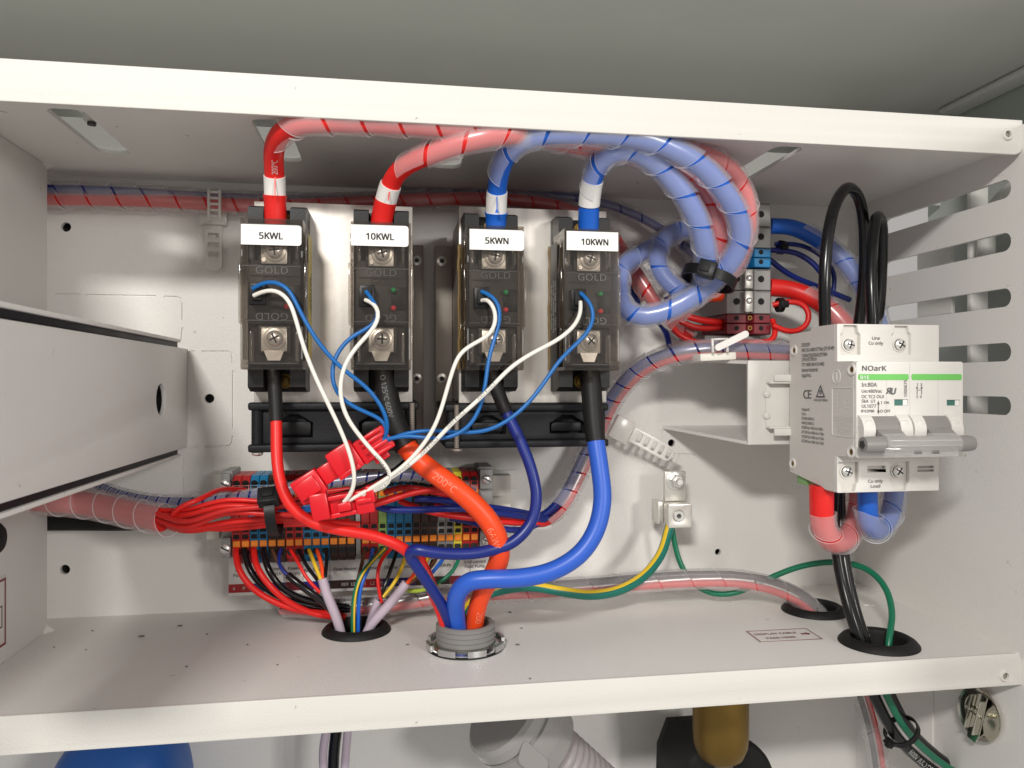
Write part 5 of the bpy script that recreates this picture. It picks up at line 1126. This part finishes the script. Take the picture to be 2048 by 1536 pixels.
# side print on the left face
XS = BX0 - .002
def sd(px, py): q = WX(px, py, XS); return (XS, q.y, q.z)
US = (0, -1, 0)
L1 = ['E305391', 'FW3 OL0 480Y/277Vac (2P-3P-4P)', '110Vdc(1P)220Vdc(2P)10kA', '3.5N.m/31lbs.in', '75°C WIRE #8-#1/0 AWG', 'General Industrial', 'Suppl.Prot.']
L2 = ['Usage:AC', 'Cat.A', 'IEC/EN 60947-2', 'AS/NZS 60947-2', 'DC60V Icu=10kA Ics=10kA', 'DC120V Icu=20kA Ics=10kA', 'DC220V Icu=10kA Ics=7.5kA', 'DC250V Icu=10kA Ics=7.5kA']
ww = lambda px: WX(1603, 750, XS).y - WX(px, 750, XS).y
its = [((s, .031, sd(1603, 690 + 10.6 * k - (3 if k > 2 else 0)), US, V_, 'LEFT'), dict(fit=ww(e))) for k, (s, e) in enumerate(zip(L1, (1619, 1668, 1654, 1633, 1648, 1635, 1622)))] + [((s, .024, sd(1603, 818 + 9.0 * k), US, V_, 'LEFT'), dict(fit=ww(e))) for k, (s, e) in enumerate(zip(L2, (1619, 1611, 1628, 1628, 1645, 1647, 1647, 1647)))]
its += [(('C', .075, sd(1611, 788), US, V_), dict(sx=1.4)), (('E', .075, sd(1619, 788), US, V_), dict(sx=1.4)), (('SAA220199EA', .020, sd(1641, 800), US, V_), dict(fit=ww(1629)))]
textobj('side_lettering', bk, its, M['gink'])
bm = NB(); q = sd(1641, 784); s_ = .034
tri = [(-1.25 * s_, -.8 * s_), (1.25 * s_, -.8 * s_), (0, 1.1 * s_)]; tri2 = [(x * .72, y * .72 - .001) for x, y in tri]
bm.free()
plate('approval_mark', tri, [tri2], .0012, lambda u, v, w_: (XS - .0005 + w_ - .001, q[1] - u, q[2] + v), M['gink'], bk)
bm = NB(); lathe(bm, [(.006, 0), (.011, 0), (.011, .001), (.006, .001)], (XS, q[1], q[2]), (-1, 0, 0), 18, close=True); obj('approval_dot', bm, M['gink'], bk)
# moulded emblem panel and rivets
a = WX(1664, 774, BX0); b = WX(1710, 881, BX0)
plate('emblem_frame', rrect(-a.y, b.z + .012, -b.y - .008, a.z, .012, 4), [rrect(-a.y + .005, b.z + .017, -b.y - .013, a.z - .005, .009, 4)], .003, lambda u, v, w_: (BX0 - .003 + w_, -u, v), M['brkr'], bk)
cx_ = WX(1687, 800, BX0)
textobj('emblem_lettering', bk, [(('I', .12, (BX0 - .002, cx_.y + .045, cx_.z), US, V_), {}), (('e', .12, (BX0 - .002, cx_.y - .03, cx_.z - .004), US, V_), dict(bold=-.01))] + [((s, .03, (BX0 - .002, cx_.y, WX(1687, 838 + 11 * k, BX0).z), US, V_), {}) for k, s in enumerate(('IP20 AC~50/60', 'AWG 8-1/0', 'IEC 2.5-50', 'ANSI 60'))], M['brkr'])
for px, py in ((1589, 701), (1704, 739), (1703, 904), (1586, 927)):
    q = WX(px, py, BX0); bm = NB(); lathe(bm, [(.013, 0), (.030, 0), (.030, .005), (.025, .008), (.013, .002)], q, (-1, 0, 0), 20, close=True); obj('rivet_well', bm, M['brkr'], bk)
    bm = NB(); lathe(bm, [(.015, 0), (.015, .002), (.008, .004)], q, (-1, 0, 0), 14); obj('rivet', bm, M['brass'], bk)
q = WX(1673, 753, BX0); bm = NB(); lathe(bm, [(.030, 0), (.036, 0), (.036, .003), (.030, .003)], q, (-1, 0, 0), 24, close=True); box(bm, (BX0 - .003, q.y - .006, q.z - .022), (BX0, q.y + .006, q.z + .022), .001); obj('moulded_plug', bm, M['brkr'], bk)
bm = NB(); q = W(1605, 962, 3.84); box(bm, (q.x, 3.80, q.z - .02), (q.x + .07, 3.90, -.486), .006); obj('din_clip', bm, M['lime2'], bk)
# toggles
zd = -.222; yd = YM + .035
def half_ring(bm, xa, xb, r0, r1, n=18):
    rows = []
    for k in range(n + 1):
        a = -pi * .52 + pi * 1.04 * k / n; row = []
        for x, r_ in ((xa, r0), (xa, r1), (xb, r1), (xb, r0)): row.append(bm.verts.new((x, yd - cos(a) * r_, zd + sin(a) * r_)))
        rows.append(row)
    for a, b in zip(rows, rows[1:]):
        for j in range(4): bm.faces.new((a[j], a[(j + 1) % 4], b[(j + 1) % 4], b[j]))
    bm.faces.new(rows[0]); bm.faces.new(rows[-1][::-1])
for ca, cb in ((1724, 1826), (1826, 1927)):
    xa = W(ca, 850, YM - .04).x + .004; xb = W(cb, 850, YM - .04).x - .006; wd = xb - xa
    bm = NB(); half_ring(bm, xa, xa + wd * .24, .045, .085)
    box(bm, (xa + wd * .05, YM - .045, zd - .04), (xa + wd * .24, YM - .001, zd + .05), .01); obj('toggle_cheek', bm, M['brkr'], bk)
    bm = NB(); half_ring(bm, xb - wd * .24, xb, .045, .085); box(bm, (xb - wd * .24, YM - .045, zd - .04), (xb - wd * .05, YM - .001, zd + .05), .01)
    ck = obj('toggle_cheek', bm, M['brkr'], bk)
    bm = NB(); half_ring(bm, xa + wd * .245, xb - wd * .245, .03, .078); obj('toggle_drum', bm, M['bgray'], bk)
    bm = NB(); vs = []
    za_ = zd - .01
    prism(bm, [(yd - .085, za_ + .02), (yd - .05, za_ - .055), (3.225, -.305), (3.20, -.27)], (xa + wd * .26, 0, 0), (0, 1, 0), (0, 0, 1), (1, 0, 0), wd * .48); obj('toggle_lever', bm, M['bgray'], bk)
bm = NB(); lathe(bm, [(.026, 0), (.036, .003), (.038, .03), (.038, .535), (.034, .562)], (2.135, 3.225, -.278), (1, 0, 0), 28); hb_ = obj('handle_bar', bm, M['bgray'], bk)
bm = NB(); lathe(bm, [(.022, 0), (.022, .002)], (2.1335, 3.225, -.278), (1, 0, 0), 5); obj('bar_socket', bm, M['darkm'], bk)
bm = NB(); n = 16; rows = []
for k in range(n + 1):
    a = -pi * .50 + pi * .95 * k / n
    rows.append([bm.verts.new((x, 3.225 - cos(a) * rr, -.278 + sin(a) * rr)) for x, rr in ((2.235, .044), (2.235, .050), (2.61, .050), (2.61, .044))])
for a, b in zip(rows, rows[1:]):
    for j in range(4): bm.faces.new((a[j], a[(j + 1) % 4], b[(j + 1) % 4], b[j]))
bm.faces.new(rows[0]); bm.faces.new(rows[-1][::-1]); box(bm, (2.225, 3.19, -.335), (2.60, 3.196, -.29), .001)
for zz in (-.285, -.262): box(bm, (2.24, 3.172, zz), (2.605, 3.1755, zz + .006), .001)
obj('clear_handle_cover', bm, M['clearp'], bk)
bm = NB(); box(bm, (2.38, 3.196, -.322), (2.415, 3.205, -.306)); box(bm, (2.47, 3.196, -.322), (2.505, 3.205, -.306)); obj('catch', bm, M['darkm'], bk)

# ======================= EARTH LUG =======================
lg = thing('earth_lug', 'tin plated earth lug bolted to the back wall above the striped cable', 'lug', W(1350, 1000, 4.6))
YLg = 4.55
a = W(1330, 943, YLg); b = W(1372, 1002, YLg)
bm = NB(); box(bm, (a.x, YLg, b.z), (b.x, YLg + .04, a.z), .006); obj('tongue', bm, M['nickel'], lg)
a = W(1316, 1008, YLg - .06); b = W(1382, 1054, YLg - .06)
plate('barrel', rrect(W(1334, 0, YLg - .06).x, b.z, b.x, a.z, .01, 3), [circ(W(1355, 0, YLg - .06).x, (a.z + b.z) / 2, .036, 24)], .16, mpXZ(YLg - .08), M['nickel'], lg, bev=.004)
bm = NB(); box(bm, (W(1316, 0, YLg).x, YLg + .0, b.z + .01), (W(1334, 0, YLg - .06).x - .001, YLg + .12, W(1325, 1003, YLg).z), .006); obj('side_web', bm, M['nickel'], lg)
q = W(1350, 961, YLg); bm = NB(); lathe(bm, [(.058, 0), (.058, .01), (.05, .014)], (q.x, YLg - .0005, q.z), (0, -1, 0), 28); obj('washer', bm, M['steel'], lg)
bm = NB(); lathe(bm, [(.042, 0), (.042, .03), (.036, .036)], (q.x, YLg - .0145, q.z), (0, -1, 0), 6); obj('hex_nut', bm, M['steel'], lg)
bm = NB(); lathe(bm, [(.022, 0), (.022, .05), (.018, .056)], (q.x, YLg - .0305, q.z), (0, -1, 0), 18); obj('stud', bm, M['steel'], lg)
q = W(1355, 1031, YLg - .06); bm = NB(); lathe(bm, [(.034, 0), (.034, .07), (.029, .078), (.016, .078), (.014, .06)], (q.x, YLg - .01, q.z), (0, -1, 0), 20); obj('clamp_screw', bm, M['steel'], lg)
bm = NB(); lathe(bm, [(.014, 0), (.014, .002)], (q.x, YLg - .0715, q.z), (0, -1, 0), 6); obj('hex_socket', bm, M['darkm'], lg)

# ======================= GROMMETS AND FITTING =======================
gl = ['black rubber grommet under the lavender cables', 'black rubber grommet at the rear where the frosted conduit goes down', 'black rubber grommet in front right holding the black cables and green wire']
for g, lb, s_ in zip(G, gl, (1, 1, 1.06)):
    t = thing('rubber_grommet', lb, 'grommet', g, 'rubber floor grommets')
    bm = NB(); lathe(bm, [(r_ * s_, h_) for r_, h_ in ((.128, -.15), (.128, .015), (.135, .036), (.150, .040), (.170, .028), (.186, .008), (.187, .001), (.140, .0005), (.134, -.15))], g, (0, 0, 1), 48, close=True)
    obj('collar', bm, M['rubber'], t, ang=60)
    bm = NB(); lathe(bm, [(.133 * s_, -.11), (.133 * s_, -.10)], g, (0, 0, 1), 32); obj('membrane', bm, M['rubber'], t)
t = thing('conduit_fitting', 'grey threaded conduit fitting with a metal lock nut on the floor', 'fitting', CN)
prof = [(.122, -.12), (.122, .125), (.128, .13), (.142, .13)]
h = .125
while h > .0: prof += [(.152, h - .004), (.152, h - .014), (.146, h - .019), (.146, h - .023)]; h -= .025
prof += [(.146, -.12)]
bm = NB(); lathe(bm, prof, CN, (0, 0, 1), 48, close=True); obj('threaded_barrel', bm, M['conduit'], t, ang=25)
bm = NB(); lathe(bm, [(.154, .0085), (.186, .006), (.190, .012), (.190, .016), (.170, .030), (.154, .032)], CN, (0, 0, 1), 48, close=True); obj('lock_nut', bm, M['chrome2'], t)
for k in range(8):
    a = 2 * pi * k / 8 + .2; Mx = Matrix.Translation(CN + Vector((0, 0, .012))) @ Matrix.Rotation(a, 4, 'Z')
    bm = NB(); pts = [(.186 * cos(q) , .186 * sin(q)) for q in [(-.26 + .52 * j / 6) for j in range(7)]] + [(.203 * cos(q), .203 * sin(q)) for q in [(.24 - .48 * j / 6) for j in range(7)]]
    prism(bm, pts, (0, 0, 0), (1, 0, 0), (0, 1, 0), (0, 0, 1), .030)
    for v in bm.verts: v.co = Mx @ v.co
    obj('nut_lug', bm, M['chrome2'], t, ang=20)
bm = NB(); lathe(bm, [(.15, .0005), (.196, .0005), (.194, .0060), (.15, .0060)], CN, (0, 0, 1), 48, close=True); obj('gasket', bm, M['rubber'], t)

# sticker on the floor
def zf(px, py): return WZ(px, py, FL + .0015)
a = zf(1492, 1263); b = zf(1612, 1257); c = zf(1645, 1278); d = zf(1521, 1285)
t = thing('floor_sticker', 'small sticker reading DISPLAY CABLE PASS HERE with an arrow on the floor', 'sticker', (a + c) / 2)
bm = NB(); vs = [bm.verts.new(p) for p in (a, b, c, d)]; bm.faces.new(vs); r_ = bmesh.ops.extrude_face_region(bm, geom=bm.faces[:]); 
for v in [g_ for g_ in r_['geom'] if isinstance(g_, bmesh.types.BMVert)]: v.co.z += .001
obj('film', bm, M['stick'], t, smooth=False)
ux = (b - a).normalized(); L_ = (b - a).length; vy = (a - d).normalized(); H_ = (a - d).length; o0 = d + Vector((0, 0, .0016))
bm = NB()
for (u0, v0, u1, v1) in ((0, 0, L_, .006), (0, H_ - .006, L_, H_), (0, .0062, .006, H_ - .0062), (L_ - .006, .0062, L_, H_ - .0062)):
    prism(bm, [(u0, v0), (u1, v0), (u1, v1), (u0, v1)], o0, ux, vy, (0, 0, 1), .0006)
prism(bm, [(0, -.010), (.03, -.010), (.03, -.022), (.055, 0), (.03, .022), (.03, .010), (0, .010)], o0 + ux * (L_ - .075) + vy * H_ * .52, ux, vy, (0, 0, 1), .0006)
put_text(bm, 'DISPLAY CABLE', .042, o0 + ux * L_ * .40 + vy * H_ * .67, ux, vy, bold=.02); put_text(bm, 'PASS HERE', .042, o0 + ux * L_ * .40 + vy * H_ * .30, ux, vy, bold=.02)
obj('print', bm, M['maroon'], t, smooth=False)
# debris specks on the floor
random.seed(11)
sp = [(360, 1252, .012), (283, 1273, .014), (317, 1385, .018), (373, 1334, .006), (185, 1262, .005), (414, 1269, .006), (108, 1295, .004), (495, 1290, .005), (555, 1330, .004), (1043, 1362 - 105, .006), (815, 1290, .007), (1020, 1225, .009), (1035, 1290, .010), (1060, 1358, .005), (172, 1300, .004), (705, 1376, .004)]
bm = NB()
for px, py, s_ in sp:
    if py > 1375: continue
    q = zf(px, py); Mx = Matrix.Translation(q + Vector((0, 0, .002))) @ Matrix.Rotation(random.uniform(-.5, .5), 4, 'Z')
    box(bm, (-s_, -s_ * .45, -.002), (s_, s_ * .45, .003), .0008, 1, M=Mx)
o = obj('metal_shavings', bm, M['gink']); setp(o, 'scattered dark specks and shavings on the compartment floor', 'debris', kind='stuff')
q = zf(1738, 1212); bm = NB()
for k in range(4): Mx = Matrix.Translation(q + Vector((.012 * k - .02, random.uniform(-.01, .01), .004))) @ Matrix.Rotation(random.uniform(0, 3), 4, 'Z'); box(bm, (-.012, -.004, -.003), (.012, .004, .004), .001, 1, M=Mx)
o = obj('plastic_crumb', bm, M['label']); setp(o, 'tiny white plastic crumb on the floor between the right grommets', 'debris')
# slot nuts in the ceiling
t = thing('bolt_end', 'steel bolt end seen through the leftmost ceiling slot', 'bolt', (-1.41, 3.95, CE + .1))
q = Vector((-1.42, 3.98, 1.338)); bm = NB(); lathe(bm, [(.065, .0), (.065, .02), (.05, .03)], q, (0, 0, -1), 24); obj('washer', bm, M['steel'], t)
bm = NB(); lathe(bm, [(.04, .0), (.04, .04), (.03, .045)], q + Vector((0, 0, -.03)), (0, 0, -1), 6); obj('nut', bm, M['steel'], t)
bm = NB(); lathe(bm, [(.02, .0), (.02, .09)], q + Vector((0, 0, 0)), (0, 0, -1), 14); obj('thread', bm, M['darkm'], t)

# ======================= BELOW THE LOWER RAIL =======================
t = thing('blue_tank', 'rounded blue plastic tank top at the bottom left edge', 'tank', W(225, 1700, 4.2))
bm = NB(); bmesh.ops.create_icosphere(bm, subdivisions=5, radius=1.0); c_ = W(228, 1600, 4.25)
for v in bm.verts:
    e_ = 3.2; k_e = (abs(v.co.x) ** e_ + abs(v.co.y) ** e_ + abs(v.co.z) ** e_) ** (-1 / e_)
    v.co = Vector((c_.x + v.co.x * k_e * .35 + (v.co.z * k_e * .03), 4.30 + v.co.y * k_e * .36, W(228, 1500, 3.98).z - .75 + v.co.z * k_e * .75))
obj('shell', bm, M['tank'], t)
cable('sheathed_cable', 'lavender cable loop hanging below the lower rail, outer strand', 'lav', 8, [(668, 1380, 4.3), (655, 1450, 4.25), (646, 1500, 4.25), (648, 1560, 4.25), (652, 1650, 4.25)], 'cables below the lower rail', n=12, whole=True)
cable('sheathed_cable', 'lavender cable below the lower rail, right strand', 'lav', 8, [(690, 1380, 4.3), (696, 1450, 4.25), (692, 1500, 4.25), (688, 1560, 4.25), (680, 1650, 4.25)], 'cables below the lower rail', n=12, whole=True)
cable('sheathed_cable', 'black cable between the two lavender strands below the rail', 'bcable', 11, [(676, 1380, 4.35), (674, 1450, 4.3), (668, 1500, 4.3), (666, 1560, 4.3), (660, 1650, 4.3)], 'cables below the lower rail', n=12, whole=True)
# grey elbow fitting with ribbed hose
t = thing('hose_fitting', 'grey plastic elbow fitting with a ribbed hose below the lower rail', 'fitting', W(1060, 1560, 4.1))
c0 = W(1015, 1430, 4.05); c1 = W(1250, 1640, 4.25); ax = (c1 - c0).normalized(); q = 4.05 / F_PX
bm = NB(); lathe(bm, [(88 * q, -.10), (96 * q, -.08), (98 * q, -.03), (92 * q, -.025), (92 * q, -.005), (98 * q, .0), (98 * q, .10), (94 * q, .13), (88 * q, .20), (86 * q, .22), (70 * q, .24), (68 * q, .24)], c0 + ax * .06, ax, 48); obj('collar', bm, M['fit'], t, ang=30)
bm = NB(); prism(bm, rrect(-.10, -.06, .10, .06, .03, 5), c0 + ax * .14 + Vector((.0, -.257, -.04)), ax, Vector((.3, 0, .9)), (0, -1, 0), .008); obj('raised_pad', bm, M['fit'], t)
prof = []
for k in range(24): prof += [(66 * q, .22 + k * .05), (65.6 * q, .22 + k * .05 + .02), (63.0 * q, .22 + k * .05 + .032), (63.4 * q, .22 + k * .05 + .042)]
bm = NB(); lathe(bm, prof, c0 + ax * .05, ax, 48); obj('ribbed_hose', bm, M['hose'], t, ang=60)
bm = NB(); a = W(945, 1440, 4.2); box(bm, (a.x, 4.1, W(950, 1495, 4.2).z), (a.x + .28, 4.5, -1.5), .02); 
for v in bm.verts:
    if v.co.z < -1.75 and v.co.x < a.x + .1: v.co.x += .16
obj('mount_foot', bm, M['conduit'], t)
# brass fitting with dark disc
t = thing('brass_fitting', 'brass cylinder in front of a black plate below the lower rail', 'fitting', W(1441, 1500, 4.15))
q = W(1441, 1500, 4.1); rr = S(58, 4.1); zb_ = W(1441, 1500, 4.1).z
bm = NB(); lathe(bm, [(rr, .52), (rr, .10), (rr * .96, .03), (rr * .80, -.03), (rr * .45, -.07), (.01, -.08)][::-1], (q.x, q.y, zb_), (0, 0, 1), 40); obj('brass_body', bm, M['brass'], t)
bm = NB(); lathe(bm, [(.05, -.3), (.05, -.06)], (q.x + .02, q.y, zb_), (0, 0, 1), 16); obj('outlet_tube', bm, M['clearp'], t)
bm = NB(); a = W(1322, 1438, 4.45); b = W(1440, 1600, 4.45); prism(bm, [(a.x + .04, a.z), (b.x, a.z), (b.x, -2.9), (a.x - .04, -2.9), (a.x - .02, a.z - .15)], (0, 4.42, 0), (1, 0, 0), (0, 0, 1), (0, 1, 0), .05); obj('black_plate', bm, M['rubber'], t)
c_ = W(1445, 1560, 4.5); bm = NB(); lathe(bm, [(.29, 0), (.30, .02), (.30, .06), (.28, .08)], (c_.x, 4.48, c_.z), (0, -1, 0), 40); 
bm2_ = obj('round_plate', bm, M['rubber'], t)
# conduit and mains cables below
T = thing('wrapped_conduit', 'frosted conduit with a pink-red wire below the rail on the right', 'conduit', W(1750, 1480, 4.2))
for dx, mm, nm in ((8, 'red', 'red_wire'), (-6, 'bcable', 'dark_wire')):
    q_ = Path(PP([(1722 + dx, 1380, 4.2), (1740 + dx, 1440, 4.15), (1753 + dx, 1500, 4.12), (1765 + dx, 1600, 4.1)])); bm = NB(); tube(bm, q_, S(6, 4.2), 10); obj(nm, bm, M[mm], T)
p = Path(PP([(1722, 1380, 4.2), (1740, 1440, 4.15), (1753, 1500, 4.12), (1765, 1600, 4.1)])); bm = NB(); wrap_mesh(bm, p, S(21, 4.2), .20, hand=1, band=.98, flare=.05); obj('spiral_wrap', bm, [M['wrap'], M['wrap_edge']], T, ang=50)
for lb, mm, rp, dx, dy in (('black mains cable below the rail, front strand', 'bcable', 12, -14, 8), ('black mains cable below the rail, rear strand', 'bcable', 12, 12, -6), ('green earth wire lying on the black cables below the rail', 'green', 7.5, 6, -4)):
    Yo = -.05 if 'green' in lb else (.0 if 'front' in lb else .05)
    o, p, r = cable('mains_cable' if rp > 9 else 'earth_wire', lb, mm, rp, [(1745 + dx, 1340 + dy, 3.72 + Yo), (1770 + dx, 1400 + dy, 3.74 + Yo), (1800 + dx, 1455 + dy, 3.78 + Yo), (1840 + dx, 1500 + dy, 3.85 + Yo), (1900 + dx, 1545 + dy, 3.9 + Yo), (1980 + dx, 1580 + dy, 3.95 + Yo)], 'cables below the rail on the right', 'cable', n=12, whole='front' not in lb)
    if 'front' in lb: printed(o, p, r, [('600V (UL) DRAWN', .05, p.L * .45, .0, False)])
tie('zip_tie', 'black tie round the mains cables below the lower rail', W(1803, 1462, 3.78), (.6, .1, -.75), .085, .085, .03, head=(.04, .045, .04), ang=pi * 1.0)
# wing latch on the right wall
t = thing('wing_latch', 'zinc wing latch with a round dish on the lower right wall', 'latch', WX(1962, 1430, XR))
q = WX(1964, 1428, XR - .03); ax_ = Vector((-1, -.12, .05)).normalized()
bm = NB(); lathe(bm, [(.001, .022), (.05, .020), (.095, .008), (.125, .020), (.134, .024), (.136, .018), (.12, -.002), (.001, -.004)], q, ax_, 48); obj('dish', bm, M['chrome'], t, ang=60)
bm = NB(); cyl(bm, q - ax_ * .08, q - ax_ * .002, .03, n=20); obj('stem', bm, M['chrome'], t)
sd_ = ax_.cross(Vector((0, 0, 1))).normalized()
Mx = Matrix.Translation(q + ax_ * .03) @ Matrix((sd_, ax_, Vector((0, 0, 1)))).transposed().to_4x4() @ Matrix.Rotation(-.25, 4, 'Y')
bm = NB(); prism(bm, [(-.030, .12), (.030, .12), (.036, -.10), (.026, -.155), (-.026, -.155), (-.036, -.10)], Mx @ Vector((0, -.006, 0)), Mx.to_3x3() @ Vector((1, 0, 0)), Mx.to_3x3() @ Vector((0, 0, 1)), Mx.to_3x3() @ Vector((0, 1, 0)), .008); obj('folded_wing', bm, M['chrome'], t, ang=20)
bm = NB(); box(bm, (-.034, .003, -.10), (-.026, .045, .10), .003, M=Mx); obj('wing_rib', bm, M['chrome'], t)
bm = NB(); box(bm, (.026, .003, -.10), (.034, .035, .10), .003, M=Mx); obj('wing_rib', bm, M['chrome'], t)
bm = NB(); cyl(bm, Mx @ Vector((-.055, .024, .012)), Mx @ Vector((.055, .024, .012)), .009, n=14); obj('pivot_pin', bm, M['chrome'], t)
bm = NB(); box(bm, (1, 0, 0), (1.001, .001, .001)); bm.free()
sm_ = thing('panel_seam', 'thin vertical panel edge on the lower right wall', 'panel', WX(1868, 1460, XR)); a = WX(1868, 1460, XR)
bm = NB(); box(bm, (XR - .010, a.y, -3.2), (XR - .0005, a.y + .5, FL - .03), .003); obj('overlapping_sheet', bm, M['paint'], sm_)

for o in bpy.data.objects:
    if o.parent is not None and o.name.split('.')[0] in ('printed_text', 'test_slots', 'card_lettering', 'band_lettering', 'moulded_lettering', 'moulded_line', 'edge_rib', 'side_clip', 'symbols', 'card_lines', 'mould_seam', 'side_lettering', 'print', 'border', 'emblem_lettering', 'lettering', 'front_lettering', 'stripe_lettering', 'terminal_lettering'):
        o['kind'] = 'stuff'
